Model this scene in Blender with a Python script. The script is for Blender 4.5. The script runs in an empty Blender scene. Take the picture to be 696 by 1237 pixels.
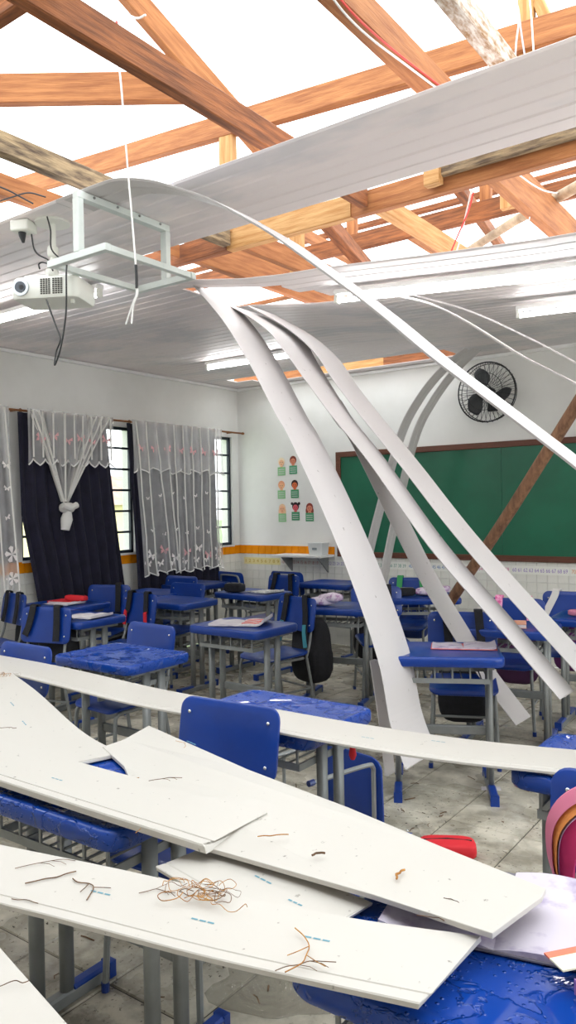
import bpy, math, random
from mathutils import Vector, Matrix
random.seed(7)
SC = bpy.context.scene
COL = SC.collection

# ------------------------------------------------------------------ camera
F_PX, CX, CY, CAM_H = 930.0, 348.0, 618.5, 1.55
yaw, pitch, roll = math.radians(36.1), math.radians(-0.4), math.radians(1.0)
FW = Vector((-math.sin(yaw)*math.cos(pitch), math.cos(yaw)*math.cos(pitch), math.sin(pitch)))
RT0 = Vector((math.cos(yaw), math.sin(yaw), 0)); UP0 = RT0.cross(FW)
RT = RT0*math.cos(roll) - UP0*math.sin(roll)
UP = UP0*math.cos(roll) + RT0*math.sin(roll)
EYE = Vector((0, 0, CAM_H))
cd = bpy.data.cameras.new('camera'); cam = bpy.data.objects.new('camera', cd); COL.objects.link(cam)
cd.sensor_fit = 'VERTICAL'; cd.sensor_height = 24.0; cd.lens = F_PX/1237.0*24.0
cd.clip_start = 0.05; cd.clip_end = 400
cam.matrix_world = Matrix((
    (RT.x, UP.x, -FW.x, EYE.x), (RT.y, UP.y, -FW.y, EYE.y), (RT.z, UP.z, -FW.z, EYE.z), (0, 0, 0, 1)))
SC.camera = cam

# ------------------------------------------------------------------ sky, exposure
SC.view_settings.view_transform = 'Standard'
SC.view_settings.look = 'None'
SC.view_settings.gamma = 1.0
SC.view_settings.use_curve_mapping = False
SC.view_settings.exposure = 1.22
SKY_STRENGTH = 1.75
wd = bpy.data.worlds.new('overcast_sky'); SC.world = wd; wd.use_nodes = True
nt = wd.node_tree; nt.nodes.clear()
wo = nt.nodes.new('ShaderNodeOutputWorld'); bg = nt.nodes.new('ShaderNodeBackground')
tc = nt.nodes.new('ShaderNodeTexCoord'); nz = nt.nodes.new('ShaderNodeTexNoise'); rp = nt.nodes.new('ShaderNodeValToRGB')
nz.inputs['Scale'].default_value = 2.2; nz.inputs['Detail'].default_value = 4
rp.color_ramp.elements[0].position = 0.35; rp.color_ramp.elements[0].color = (0.80, 0.90, 0.95, 1)
rp.color_ramp.elements[1].position = 0.62; rp.color_ramp.elements[1].color = (0.97, 0.99, 1.0, 1)
nt.links.new(tc.outputs['Generated'], nz.inputs['Vector']); nt.links.new(nz.outputs['Fac'], rp.inputs['Fac'])
nt.links.new(rp.outputs['Color'], bg.inputs['Color']); bg.inputs['Strength'].default_value = SKY_STRENGTH
nt.links.new(bg.outputs['Background'], wo.inputs['Surface'])
TUBE_STRENGTH = 12.0

# ------------------------------------------------------------------ survey: photo pixel -> point on a known plane of the room
def ray(x, y): return FW + RT*((x-CX)/F_PX) + UP*((CY-y)/F_PX)
def PZ(x, y, z): d = ray(x, y); return EYE + d*((z-CAM_H)/d.z)
def PY(x, y, v): d = ray(x, y); return EYE + d*(v/d.y)
def PX(x, y, v): d = ray(x, y); return EYE + d*(v/d.x)

# ------------------------------------------------------------------ materials
def lin(h):
    h = h.lstrip('#'); out = []
    for i in (0, 2, 4):
        c = int(h[i:i+2], 16)/255.0
        out.append(c/12.92 if c <= 0.04045 else ((c+0.055)/1.055)**2.4)
    return (*out, 1.0)
MATS = {}
def mat(name, col, rough=0.5, metal=0.0, var=0.0, vscale=6.0, col2=None, bump=0.0, bscale=40.0, stretch=None,
        rough2=None, rscale=5.0, alpha=None, emit=0.0, coat=0.0, lo=0.35, hi=0.65, detail=4.0, coords='Object'):
    if name in MATS: return MATS[name]
    m = bpy.data.materials.new(name); m.use_nodes = True; MATS[name] = m
    n = m.node_tree.nodes; l = m.node_tree.links; b = n['Principled BSDF']
    b.inputs['Base Color'].default_value = lin(col); b.inputs['Roughness'].default_value = rough
    b.inputs['Metallic'].default_value = metal
    if coat: b.inputs['Coat Weight'].default_value = coat; b.inputs['Coat Roughness'].default_value = 0.08
    t = n.new('ShaderNodeTexCoord'); src = t.outputs[coords]
    if stretch:
        mp = n.new('ShaderNodeMapping'); mp.inputs['Scale'].default_value = stretch
        l.new(src, mp.inputs['Vector']); src = mp.outputs['Vector']
    if col2:
        a = n.new('ShaderNodeTexNoise'); a.inputs['Scale'].default_value = vscale; a.inputs['Detail'].default_value = detail
        a.inputs['Roughness'].default_value = 0.6
        r = n.new('ShaderNodeValToRGB'); r.color_ramp.elements[0].position = lo; r.color_ramp.elements[1].position = hi
        r.color_ramp.elements[0].color = lin(col2); r.color_ramp.elements[1].color = lin(col)
        l.new(src, a.inputs['Vector']); l.new(a.outputs['Fac'], r.inputs['Fac']); l.new(r.outputs['Color'], b.inputs['Base Color'])
    if rough2 is not None:
        a2 = n.new('ShaderNodeTexNoise'); a2.inputs['Scale'].default_value = rscale; a2.inputs['Detail'].default_value = 3
        mr = n.new('ShaderNodeMapRange'); mr.inputs['From Min'].default_value = 0.42; mr.inputs['From Max'].default_value = 0.58
        mr.inputs['To Min'].default_value = rough; mr.inputs['To Max'].default_value = rough2
        l.new(src, a2.inputs['Vector']); l.new(a2.outputs['Fac'], mr.inputs['Value']); l.new(mr.outputs['Result'], b.inputs['Roughness'])
    if bump:
        a3 = n.new('ShaderNodeTexNoise'); a3.inputs['Scale'].default_value = bscale; a3.inputs['Detail'].default_value = 3
        bp = n.new('ShaderNodeBump'); bp.inputs['Strength'].default_value = bump; bp.inputs['Distance'].default_value = 0.01
        l.new(src, a3.inputs['Vector']); l.new(a3.outputs['Fac'], bp.inputs['Height']); l.new(bp.outputs['Normal'], b.inputs['Normal'])
    if alpha is not None: b.inputs['Alpha'].default_value = alpha
    if emit:
        b.inputs['Emission Color'].default_value = lin(col); b.inputs['Emission Strength'].default_value = emit
    return m

M_WALL = mat('white_wall_paint', 'E9E8E4', 0.75, col2='DEDDD8', vscale=1.2, bump=0.08, bscale=25)
M_GROUT = mat('dark_grout', '4A463E', 0.9, col2='302D28', vscale=9)
M_TILEGROUT = mat('pale_grout', 'C9C7BE', 0.9)
M_FLOOR = mat('dirty_floor_tile', 'C6C0B0', 0.5, col2='7C766A', vscale=3.2, lo=0.30, hi=0.60, rough2=0.14, rscale=2.0, bump=0.05, bscale=30, detail=9, coords='Object')
M_WTILE = mat('white_glazed_tile', 'ECEBE4', 0.18, col2='E2E1D8', vscale=3)
M_OTILE = mat('orange_glazed_tile', 'F39A12', 0.2, col2='E38305', vscale=5)
M_SCUFFDIM = mat('scuffed_dimmed_pvc', 'C9C4C3', 0.36, col2='6E655C', vscale=26, lo=0.26, hi=0.33, detail=7)  # specks are dirt; base colour darkened to offset the strong skylight
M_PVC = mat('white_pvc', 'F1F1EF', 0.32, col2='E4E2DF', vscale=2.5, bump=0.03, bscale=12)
M_PVCDIRTYDIM = mat('dirty_dimmed_pvc', 'C5C0B8', 0.38, col2='5A5347', vscale=52, lo=0.25, hi=0.33, detail=7)  # dirt specks over a base dimmed so the open sky doesn't blow it out
M_CEIL = mat('pvc_ceiling', 'F4EAE9', 0.45, col2='DCD8DA', vscale=1.1, lo=0.38, hi=0.5, stretch=(0.8, 1.6, 1))
M_WOOD = mat('orange_timber', 'B07442', 0.7, col2='8C5329', vscale=5, stretch=(0.8, 9, 9), bump=0.25, bscale=18)
M_WOODB = mat('brown_timber', '9A5C30', 0.75, col2='643718', vscale=5, stretch=(0.8, 9, 9), bump=0.3, bscale=18)
M_WOODL = mat('pale_timber', 'C79C66', 0.7, col2='AA7840', vscale=5, stretch=(0.8, 9, 9), bump=0.25, bscale=18)
M_WOODW = mat('weathered_timber', 'A58F6E', 0.85, col2='56473A', vscale=6, stretch=(1.2, 8, 8), bump=0.4, bscale=18)
M_WOODG = mat('grey_flaked_timber', 'C9C2B8', 0.85, col2='8A6A48', vscale=9, stretch=(2, 6, 6), bump=0.4, bscale=25)
M_POLE = mat('round_pole_wood', '8A6448', 0.7, col2='5E3F2C', vscale=7, stretch=(6, 6, 1.0), bump=0.2)
M_BLUE = mat('blue_plastic', '0D3A90', 0.30, col2='0B3280', vscale=3)
def wet_mat():
    m = bpy.data.materials.new('wet_blue_plastic'); m.use_nodes = True; n = m.node_tree.nodes; l = m.node_tree.links; b = n['Principled BSDF']
    b.inputs['Base Color'].default_value = lin('0E3D94')
    t = n.new('ShaderNodeTexCoord')
    v = n.new('ShaderNodeTexVoronoi'); v.inputs['Scale'].default_value = 75
    r = n.new('ShaderNodeMapRange'); r.interpolation_type = 'SMOOTHSTEP'; r.inputs['From Max'].default_value = .34; r.inputs['To Min'].default_value = .8; r.inputs['To Max'].default_value = 0
    l.new(t.outputs['Object'], v.inputs['Vector']); l.new(v.outputs['Distance'], r.inputs['Value'])
    a = n.new('ShaderNodeTexNoise'); a.inputs['Scale'].default_value = 13; a.inputs['Detail'].default_value = 4; a.inputs['Distortion'].default_value = .6; l.new(t.outputs['Object'], a.inputs['Vector'])
    ar = n.new('ShaderNodeMapRange'); ar.interpolation_type = 'SMOOTHSTEP'; ar.inputs['From Min'].default_value = .50; ar.inputs['From Max'].default_value = .56; l.new(a.outputs['Fac'], ar.inputs['Value'])
    mu = n.new('ShaderNodeMath'); mu.operation = 'MAXIMUM'; l.new(r.outputs[0], mu.inputs[0]); l.new(ar.outputs[0], mu.inputs[1])
    bp = n.new('ShaderNodeBump'); bp.inputs['Strength'].default_value = 1.0; bp.inputs['Distance'].default_value = .004; l.new(mu.outputs[0], bp.inputs['Height']); l.new(bp.outputs['Normal'], b.inputs['Normal'])
    rr = n.new('ShaderNodeMapRange'); rr.inputs['To Min'].default_value = .32; rr.inputs['To Max'].default_value = .04; l.new(mu.outputs[0], rr.inputs['Value']); l.new(rr.outputs[0], b.inputs['Roughness'])
    return m
M_WET = wet_mat()
M_NAVY = mat('deep_blue_plastic', '0C2F7C', 0.28, col2='0A2868', vscale=3)
M_STEEL = mat('grey_painted_steel', '8F9291', 0.42, metal=0.25, col2='7C7F7E', vscale=6)
M_RIVET = mat('steel_rivet', 'D6D8D8', 0.25, metal=0.9)
M_GREEN = mat('green_chalkboard', '15684B', 0.35, col2='115A40', vscale=1.4)
M_BOARDFRAME = mat('brown_board_frame', '6B3D2C', 0.5, col2='57301F', vscale=8, stretch=(1, 12, 12))
M_BLACK = mat('black_plastic', '17171A', 0.45)
M_FABRIC = mat('black_fabric', '141418', 0.85, col2='1E1E24', vscale=30, bump=0.2, bscale=120)
M_NAVYCURT = mat('navy_curtain_cloth', '201F33', 0.9, col2='191828', vscale=8)
M_RED = mat('red_fabric', 'D4202C', 0.7)
M_GREENS = mat('green_strap', '3C9A5C', 0.7)
M_PINK = mat('pink_fabric', 'E05A9A', 0.75, col2='F2A6CC', vscale=30, lo=0.45, hi=0.55)
M_HOTPINK = mat('hot_pink_cloth', 'D8336E', 0.8)
M_ORANGECL = mat('orange_stripe_cloth', 'DE8A46', 0.8)
M_PAPER = mat('white_paper', 'DBD7D5', 0.8, col2='C8C0C7', vscale=9)
M_WETPAPER = mat('wet_lilac_paper', 'C6BEC9', 0.6, col2='9384A4', vscale=11, lo=0.33, hi=0.5)
M_REDPRINT = mat('red_print', 'D96A5E', 0.7)
M_PROJ = mat('projector_white', 'E6E7DF', 0.35)
M_COPPER = mat('copper_rod', '8C5A35', 0.4, metal=0.6)
M_WINBAR = mat('dark_window_bar', '1D2733', 0.5)
M_TUBE = mat('lit_tube', 'FFFFFF', 0.4, emit=TUBE_STRENGTH)
M_TWIG = mat('dry_twig', '7C5A3C', 0.9, col2='4E3A2A', vscale=40)
M_STRAW = mat('orange_straw', 'C08A3A', 0.8, col2='8A5522', vscale=40)
M_INK = mat('teal_ink', '5D93A4', 0.6)
M_CABLEW = mat('white_cable', 'E4E2DE', 0.5)
M_CABLEB = mat('black_cable', '18181A', 0.5)
M_CABLER = mat('red_cable', 'D8453F', 0.5)

def lace_mat():
    m = bpy.data.materials.new('sheer_lace'); m.use_nodes = True
    n = m.node_tree.nodes; l = m.node_tree.links; b = n['Principled BSDF']
    b.inputs['Base Color'].default_value = lin('F2F1F0'); b.inputs['Roughness'].default_value = 0.9
    lw = n.new('ShaderNodeTexCoord'); sx = n.new('ShaderNodeSeparateXYZ'); w = n.new('ShaderNodeTexNoise')
    w.inputs['Scale'].default_value = 9; w.inputs['Detail'].default_value = 2
    mr = n.new('ShaderNodeMapRange'); mr.inputs['To Min'].default_value = 0.26; mr.inputs['To Max'].default_value = 0.42
    l.new(lw.outputs['Object'], w.inputs['Vector']); l.new(w.outputs['Fac'], mr.inputs['Value'])
    l.new(mr.outputs['Result'], b.inputs['Alpha'])
    return m
M_LACE = lace_mat()
M_LACE2 = mat('gathered_lace', 'EFEDE8', 0.9, alpha=0.85)
M_LACE3 = mat('half_gathered_lace', 'EFEDE8', 0.9, alpha=0.6)
M_HEM = mat('lace_hem', 'F6F5F2', 0.9, alpha=0.9)
M_EMB = mat('white_embroidery', 'F3EDEA', 0.9)
M_EMBP = mat('pink_embroidery', 'E3AEB2', 0.9)
def glass_mat():
    m = bpy.data.materials.new('window_glass'); m.use_nodes = True
    n = m.node_tree.nodes; l = m.node_tree.links; n.remove(n['Principled BSDF'])
    t = n.new('ShaderNodeBsdfTransparent'); g = n.new('ShaderNodeBsdfGlossy'); g.inputs['Roughness'].default_value = 0.05
    x = n.new('ShaderNodeMixShader'); x.inputs['Fac'].default_value = 0.06
    l.new(t.outputs[0], x.inputs[1]); l.new(g.outputs[0], x.inputs[2]); l.new(x.outputs[0], n['Material Output'].inputs['Surface'])
    return m
M_GLASS = glass_mat()

# ------------------------------------------------------------------ mesh helpers
def link(o, parent=None):
    COL.objects.link(o)
    if parent: o.parent = parent
    return o
def tag(o, label=None, cat=None, group=None, kind=None):
    if label: o['label'] = label
    if cat: o['category'] = cat
    if group: o['group'] = group
    if kind: o['kind'] = kind
    return o
def empty(name, loc=(0, 0, 0), rz=0.0, rot=None):
    o = bpy.data.objects.new(name, None); o.empty_display_size = 0.1
    o.location = loc; o.rotation_euler = rot if rot else (0, 0, rz)
    return link(o)
class MB:
    def __init__(self): self.v = []; self.f = []
    def add(self, vs, fs):
        k = len(self.v); self.v += [tuple(p) for p in vs]; self.f += [tuple(i+k for i in f) for f in fs]; return self
    def box(self, c, s, rot=None):
        hx, hy, hz = s[0]/2, s[1]/2, s[2]/2
        vs = [Vector((x, y, z)) for x in (-hx, hx) for y in (-hy, hy) for z in (-hz, hz)]
        if rot is not None: vs = [rot @ p for p in vs]
        vs = [p+Vector(c) for p in vs]
        return self.add(vs, [(0, 1, 3, 2), (4, 6, 7, 5), (0, 4, 5, 1), (2, 3, 7, 6), (0, 2, 6, 4), (1, 5, 7, 3)])
    def bbox(self, x0, x1, y0, y1, z0, z1): return self.box(((x0+x1)/2, (y0+y1)/2, (z0+z1)/2), (x1-x0, y1-y0, z1-z0))
    def rring(self, hx, hy, r, z, n=4):
        pts = []
        for cx, cy, a0 in ((hx-r, hy-r, 0), (-hx+r, hy-r, 90), (-hx+r, -hy+r, 180), (hx-r, -hy+r, 270)):
            for i in range(n+1):
                a = math.radians(a0+90*i/n); pts.append((cx+r*math.cos(a), cy+r*math.sin(a), z))
        return pts
    def loft(self, rings, cap0=True, cap1=True, closed=True):
        n = len(rings[0]); vs = [p for r in rings for p in r]; fs = []
        for j in range(len(rings)-1):
            for i in range(n if closed else n-1):
                a = j*n+i; b = j*n+(i+1) % n; fs.append((a, b, b+n, a+n))
        if cap0: fs.append(tuple(range(n-1, -1, -1)))
        if cap1: fs.append(tuple(range((len(rings)-1)*n, len(rings)*n)))
        return self.add(vs, fs)
    def tube(self, pts, r, n=8, caps=True, taper=None):
        pts = [Vector(p) for p in pts]; rings = []; prev = None
        for i, p in enumerate(pts):
            t = (pts[min(i+1, len(pts)-1)]-pts[max(i-1, 0)]).normalized()
            if prev is None:
                ref = Vector((0, 0, 1)) if abs(t.z) < 0.9 else Vector((1, 0, 0)); u = t.cross(ref).normalized()
            else:
                u = prev - t*prev.dot(t)
                u = u.normalized() if u.length > 1e-6 else t.orthogonal().normalized()
            prev = u; w = t.cross(u); rr = r if taper is None else r*taper[i]
            rings.append([p+u*(rr*math.cos(2*math.pi*k/n))+w*(rr*math.sin(2*math.pi*k/n)) for k in range(n)])
        return self.loft(rings, caps, caps)
    def superell(self, c, s, e1=0.4, e2=0.4, nu=12, nv=8, rot=None, bulge=None):
        def p(a, e): return math.copysign(abs(a)**e, a)
        rings = []
        for j in range(nv+1):
            ph = -math.pi/2+math.pi*j/nv; ring = []
            ph = max(-math.pi/2+0.05, min(math.pi/2-0.05, ph))
            for i in range(nu):
                th = 2*math.pi*i/nu
                q = Vector((s[0]/2*p(math.cos(ph), e1)*p(math.cos(th), e2), s[1]/2*p(math.cos(ph), e1)*p(math.sin(th), e2), s[2]/2*p(math.sin(ph), e1)))
                if bulge: q = bulge(q)
                if rot is not None: q = rot @ q
                ring.append(q+Vector(c))
            rings.append(ring)
        return self.loft(rings)
    def mesh(self, name, smooth=False):
        me = bpy.data.meshes.new(name); me.from_pydata(self.v, [], self.f); me.update()
        if smooth: me.polygons.foreach_set('use_smooth', [True]*len(me.polygons))
        return me
    def build(self, name, m, parent=None, smooth=False, loc=None, bevel=0.0, rot=None):
        me = self.mesh(name, smooth); me.materials.append(m)
        o = bpy.data.objects.new(name, me); link(o, parent)
        if loc is not None: o.location = loc
        if rot is not None: o.rotation_euler = rot
        if smooth:
            es = o.modifiers.new('edges', 'EDGE_SPLIT'); es.split_angle = math.radians(40)
        if bevel:
            bv = o.modifiers.new('bevel', 'BEVEL'); bv.width = bevel; bv.segments = 2; bv.limit_method = 'ANGLE'
        return o
def piece(name, me, parent, loc=(0, 0, 0), rot=(0, 0, 0), scale=(1, 1, 1)):
    o = bpy.data.objects.new(name, me); link(o, parent); o.location = loc; o.rotation_euler = rot; o.scale = scale
    return o
def copy_tree(o, parent=None):
    c = o.copy(); COL.objects.link(c); c.parent = parent
    for ch in KIDS[o.name]: copy_tree(ch, c)
    return c
KIDS = {}
def index_tree(o):
    KIDS[o.name] = list(o.children)
    for c in o.children: index_tree(c)
def crom(pts, n=8):
    """smooth curve through points (tuples of any length)"""
    P = [Vector(p) for p in pts]; out = []
    for i in range(len(P)-1):
        a = P[i-1] if i else P[0]*2-P[1]; b, c = P[i], P[i+1]; d = P[i+2] if i+2 < len(P) else P[-1]*2-P[-2]
        for k in range(n):
            t = k/n; out.append(0.5*((2*b)+(c-a)*t+(2*a-5*b+4*c-d)*t*t+(3*b-a-3*c+d)*t**3))
    out.append(P[-1].copy()); return out
def strip_mesh(edge, wid, thick=0.009, n=8, ragged=0.0, smooth_pts=True, flip=False):
    """a PVC board swept along its near edge; wid = one width vector or one per point; grooved on its face"""
    if not isinstance(wid, list): wid = [wid]*len(edge)
    E = crom(edge, n) if smooth_pts else [Vector(p) for p in edge]
    W = crom(wid, n) if smooth_pts else [Vector(p) for p in wid]
    prof = [(0, .8), (.05, 0), (.46, 0), (.5, .6), (.54, 0), (.95, 0), (1, .8), (1, 1), (0, 1)]
    if flip: prof = [(0, 0), (1, 0), (1, .8), (.99, 1), (.135, 1), (.125, .75), (.115, 1), (.01, 1), (0, .8)]
    rings = []
    for i, p in enumerate(E):
        t = (E[min(i+1, len(E)-1)]-E[max(i-1, 0)]).normalized(); nn = W[i].cross(t)
        if nn.z < 0: nn = -nn
        if flip: pass
        nn.normalize(); ring = []
        for u, v in prof:
            q = p+W[i]*u+nn*(thick*(v if not flip else v))
            if ragged and i in (0, len(E)-1): q = q+t*(ragged*(random.random()-0.5))
            ring.append(q)
        rings.append(ring)
    return MB().loft(rings)
def yawmat(a): return Matrix.Rotation(a, 3, 'Z')

# ------------------------------------------------------------------ room shell
XL, YF, ZC = -6.04, 7.27, 3.0
XR, YB = 1.75, -1.45
T = 0.366
def floor_mat(m):
    n = m.node_tree.nodes; l = m.node_tree.links; n.clear()
    out = n.new('ShaderNodeOutputMaterial'); b = n.new('ShaderNodeBsdfPrincipled'); l.new(b.outputs[0], out.inputs['Surface'])
    g = n.new('ShaderNodeNewGeometry')
    def noise(sc, det, lo, hi, rgh=.6):
        a = n.new('ShaderNodeTexNoise'); a.inputs['Scale'].default_value = sc; a.inputs['Detail'].default_value = det; a.inputs['Roughness'].default_value = rgh
        r = n.new('ShaderNodeMapRange'); r.inputs['From Min'].default_value = lo; r.inputs['From Max'].default_value = hi
        l.new(g.outputs['Position'], a.inputs['Vector']); l.new(a.outputs['Fac'], r.inputs['Value']); return r.outputs[0]
    def mix(f, c1, c2):
        x = n.new('ShaderNodeMix'); x.data_type = 'RGBA'; l.new(f, x.inputs['Factor'])
        for c, k in ((c1, 'A'), (c2, 'B')):
            s_ = [q for q in x.inputs if q.name == k and q.type == 'RGBA'][0]
            if isinstance(c, str): s_.default_value = lin(c)
            else: l.new(c, s_)
        return [q for q in x.outputs if q.type == 'RGBA'][0]
    base = mix(noise(5, 8, .38, .62), '9A9484', 'D2CBBA')
    veil = mix(noise(1.3, 4, .45, .62), base, mix(noise(11, 8, .40, .60), '6E675A', 'B4AC9A'))
    mul = n.new('ShaderNodeMath'); mul.operation = 'MULTIPLY'; l.new(noise(48, 5, .60, .66), mul.inputs[0]); l.new(noise(2.4, 3, .40, .55), mul.inputs[1])
    l.new(mix(mul.outputs[0], veil, '3F372C'), b.inputs['Base Color'])
    rr = n.new('ShaderNodeMapRange'); rr.inputs['To Min'].default_value = .45; rr.inputs['To Max'].default_value = .12; l.new(noise(1.9, 3, .48, .56), rr.inputs['Value']); l.new(rr.outputs[0], b.inputs['Roughness'])
floor_mat(M_FLOOR)
fl = MB().bbox(XL, XR, YB, YF, -0.08, -0.006).build('floor', M_GROUT); tag(fl, kind='structure')
fl['label'] = 'square stone-look floor tiles with dark joints, wet and dirty'
tile_me = [MB().add(
    [(-T/2+.003, -T/2+.003, -.006), (T/2-.003, -T/2+.003, -.006), (T/2-.003, T/2-.003, -.006), (-T/2+.003, T/2-.003, -.006),
     (-T/2+.006, -T/2+.006, 0), (T/2-.006, -T/2+.006, 0), (T/2-.006, T/2-.006, 0), (-T/2+.006, T/2-.006, 0)],
    [(4, 5, 6, 7), (0, 1, 5, 4), (1, 2, 6, 5), (2, 3, 7, 6), (3, 0, 4, 7)]).mesh('floor_tile')]
M_FLOORT = M_FLOOR
tile_me[0].materials.append(M_FLOOR)
spots = []
kx0, ky0 = -1.97+T/2, 1.665+T/2
for i in range(-14, 12):
    for j in range(-10, 17):
        x, y = kx0+i*T, ky0+j*T
        if x-T/2 < XL-0.3 or x+T/2 > XR+0.3 or y-T/2 < YB-0.3 or y+T/2 > YF+0.3: continue
        q = Vector((x, y, 0))-EYE; dd = q.dot(FW)
        vis = dd > 0.8 and abs(q.dot(RT)/dd) < 0.45
        spots.append((0 if vis else 1, q.length, x, y))
spots.sort(); stuffmb = MB()
for k, (a, b, x, y) in enumerate(spots):
    x0, x1, y0, y1 = max(x-T/2, XL), min(x+T/2, XR), max(y-T/2, YB), min(y+T/2, YF)
    if x1-x0 < .02 or y1-y0 < .02: continue
    if k < 290:
        piece('floor_tile', tile_me[0], fl, ((x0+x1)/2, (y0+y1)/2, random.uniform(-.0006, .0006)), scale=((x1-x0)/T, (y1-y0)/T, 1))
    else:
        stuffmb.bbox(x0+.003, x1-.003, y0+.003, y1-.003, -.006, 0)
tag(stuffmb.build('floor_tile_field', M_FLOOR, fl), kind='stuff')

# walls --------------------------------------------------------
WIN = [(4.20, 5.56, 1.10, 2.40), (5.92, 7.15, 1.10, 2.40)]     # y0,y1,z0,z1 of the two window openings
TH = 0.18
lw = MB()
lw.bbox(XL-TH, XL, YB, WIN[0][0], 0, ZC+.1)
lw.bbox(XL-TH, XL, WIN[0][1], WIN[1][0], 0, ZC+.1); lw.bbox(XL-TH, XL, WIN[1][1], YF, 0, ZC+.1)
for y0, y1, z0, z1 in WIN:
    lw.bbox(XL-TH, XL, y0, y1, 0, z0); lw.bbox(XL-TH, XL, y0, y1, z1, ZC+.1)
wall_l = tag(lw.build('wall_left', M_WALL), 'white painted window wall', kind='structure')
wall_f = tag(MB().bbox(XL-TH, XR+TH, YF, YF+TH, 0, ZC+.45).build('wall_front', M_WALL), 'white painted wall with the chalkboard', kind='structure')
rw = MB()
rw.bbox(XR, XR+TH, YB, YF, 0, 1.0).bbox(XR, XR+TH, YB, YF, 2.7, ZC+.1).bbox(XR, XR+TH, YB, .8, 1.0, 2.7).bbox(XR, XR+TH, 3.75, 3.95, 1.0, 2.7).bbox(XR, XR+TH, 7.0, YF, 1.0, 2.7)  # unseen wall; its band of openings is added to let daylight in
wall_r = tag(rw.build('wall_right', M_WALL), kind='structure')
wall_b = tag(MB().bbox(XL-TH, XR+TH, YB-TH, YB, 0, ZC+.1).build('wall_back', M_WALL), kind='structure')  # unseen wall, added for the balance of light
# glazed tiles: orange band and white dado, tile by tile where the photo shows them
G = 0.0985
def tile_mesh(name, w, h, m):
    a, b = w/2-.0012, h/2-.0012
    me = MB().add([(-a, 0, -b), (a, 0, -b), (a, 0, b), (-a, 0, b), (-a+.002, -.006, -b+.002), (a-.002, -.006, -b+.002), (a-.002, -.006, b-.002), (-a+.002, -.006, b-.002)],
                  [(4, 5, 6, 7), (0, 1, 5, 4), (1, 2, 6, 5), (2, 3, 7, 6), (3, 0, 4, 7)]).mesh(name)
    me.materials.append(m); return me
ot = tile_mesh('orange_tile', G, 0.105, M_OTILE); wt = tile_mesh('white_tile', G, G, M_WTILE)
ZO = 1.04
k = 0; x = XL+G/2
while x < -4.62:
    piece('orange_tile', ot, wall_f, (x, YF-.001, ZO)); x += G
y = YF-G/2
while y > 3.6:
    inwin = False
    piece('orange_tile', ot, wall_l, (XL+.001, y, ZO), (0, 0, math.pi/2)); y -= G
stl, stf = MB(), MB()
for r in range(10):
    z = ZO-.0525-G/2-r*G
    if z < 0: break
    x = XL+G/2
    while x < XR:
        if r < 5 and x < -1.2: piece('white_tile', wt, wall_f, (x, YF-.001, z))
        else: stf.box((x, YF-.003, z), (G-.003, .006, G-.003))
        x += G
    y = YF-G/2
    while y > YB:
        if r < 5 and (y > 6.4 or 3.7 < y < 4.6): piece('white_tile', wt, wall_l, (XL+.001, y, z), (0, 0, math.pi/2))
        else: stl.box((XL+.003, y, z), (.006, G-.003, G-.003))
        y -= G
tag(stf.build('white_tile_field', M_WTILE, wall_f), kind='stuff'); tag(stl.build('white_tile_field', M_WTILE, wall_l), kind='stuff')
# cornice trims under the ceiling
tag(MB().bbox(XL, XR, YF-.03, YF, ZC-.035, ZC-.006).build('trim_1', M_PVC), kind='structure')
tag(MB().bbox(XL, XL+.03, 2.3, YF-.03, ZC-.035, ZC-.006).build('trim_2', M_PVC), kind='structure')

# windows ------------------------------------------------------
for wi, (y0, y1, z0, z1) in enumerate(WIN):
    w = MB(); xb = XL-.045
    w.bbox(xb-.015, xb+.015, y0, y0+.03, z0, z1).bbox(xb-.015, xb+.015, y1-.03, y1, z0, z1)
    w.bbox(xb-.015, xb+.015, y0, y1, z0, z0+.03).bbox(xb-.015, xb+.015, y0, y1, z1-.03, z1)
    wo_ = tag(w.build('window_%d' % (wi+1), M_WINBAR), 'steel window with a grid of small panes', kind='structure')
    nc = 4 if wi == 0 else 3; nr = 6
    cw = (y1-y0)/nc; rh = (z1-z0)/nr
    barv = MB().bbox(-.012, .012, -.011, .011, 0, z1-z0).mesh('glazing_bar'); barv.materials.append(M_WINBAR)
    barh = MB().bbox(-.012, .012, 0, y1-y0, -.011, .011).mesh('glazing_bar'); barh.materials.append(M_WINBAR)
    pane = MB().bbox(-.002, .002, -cw/2+.011, cw/2-.011, -rh/2+.011, rh/2-.011).mesh('pane'); pane.materials.append(M_GLASS)
    for c in range(1, nc): piece('glazing_bar', barv, wo_, (xb, y0+c*cw, z0))
    for r in range(1, nr): piece('glazing_bar', barh, wo_, (xb, y0, z0+r*rh))
    for c in range(nc):
        for r in range(nr): piece('pane', pane, wo_, (xb, y0+(c+.5)*cw, z0+(r+.5)*rh))
    MB().bbox(XL-.14, XL+.012, y0-.01, y1+.01, z0-.02, z0).build('window_sill', M_WALL, wo_)

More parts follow.
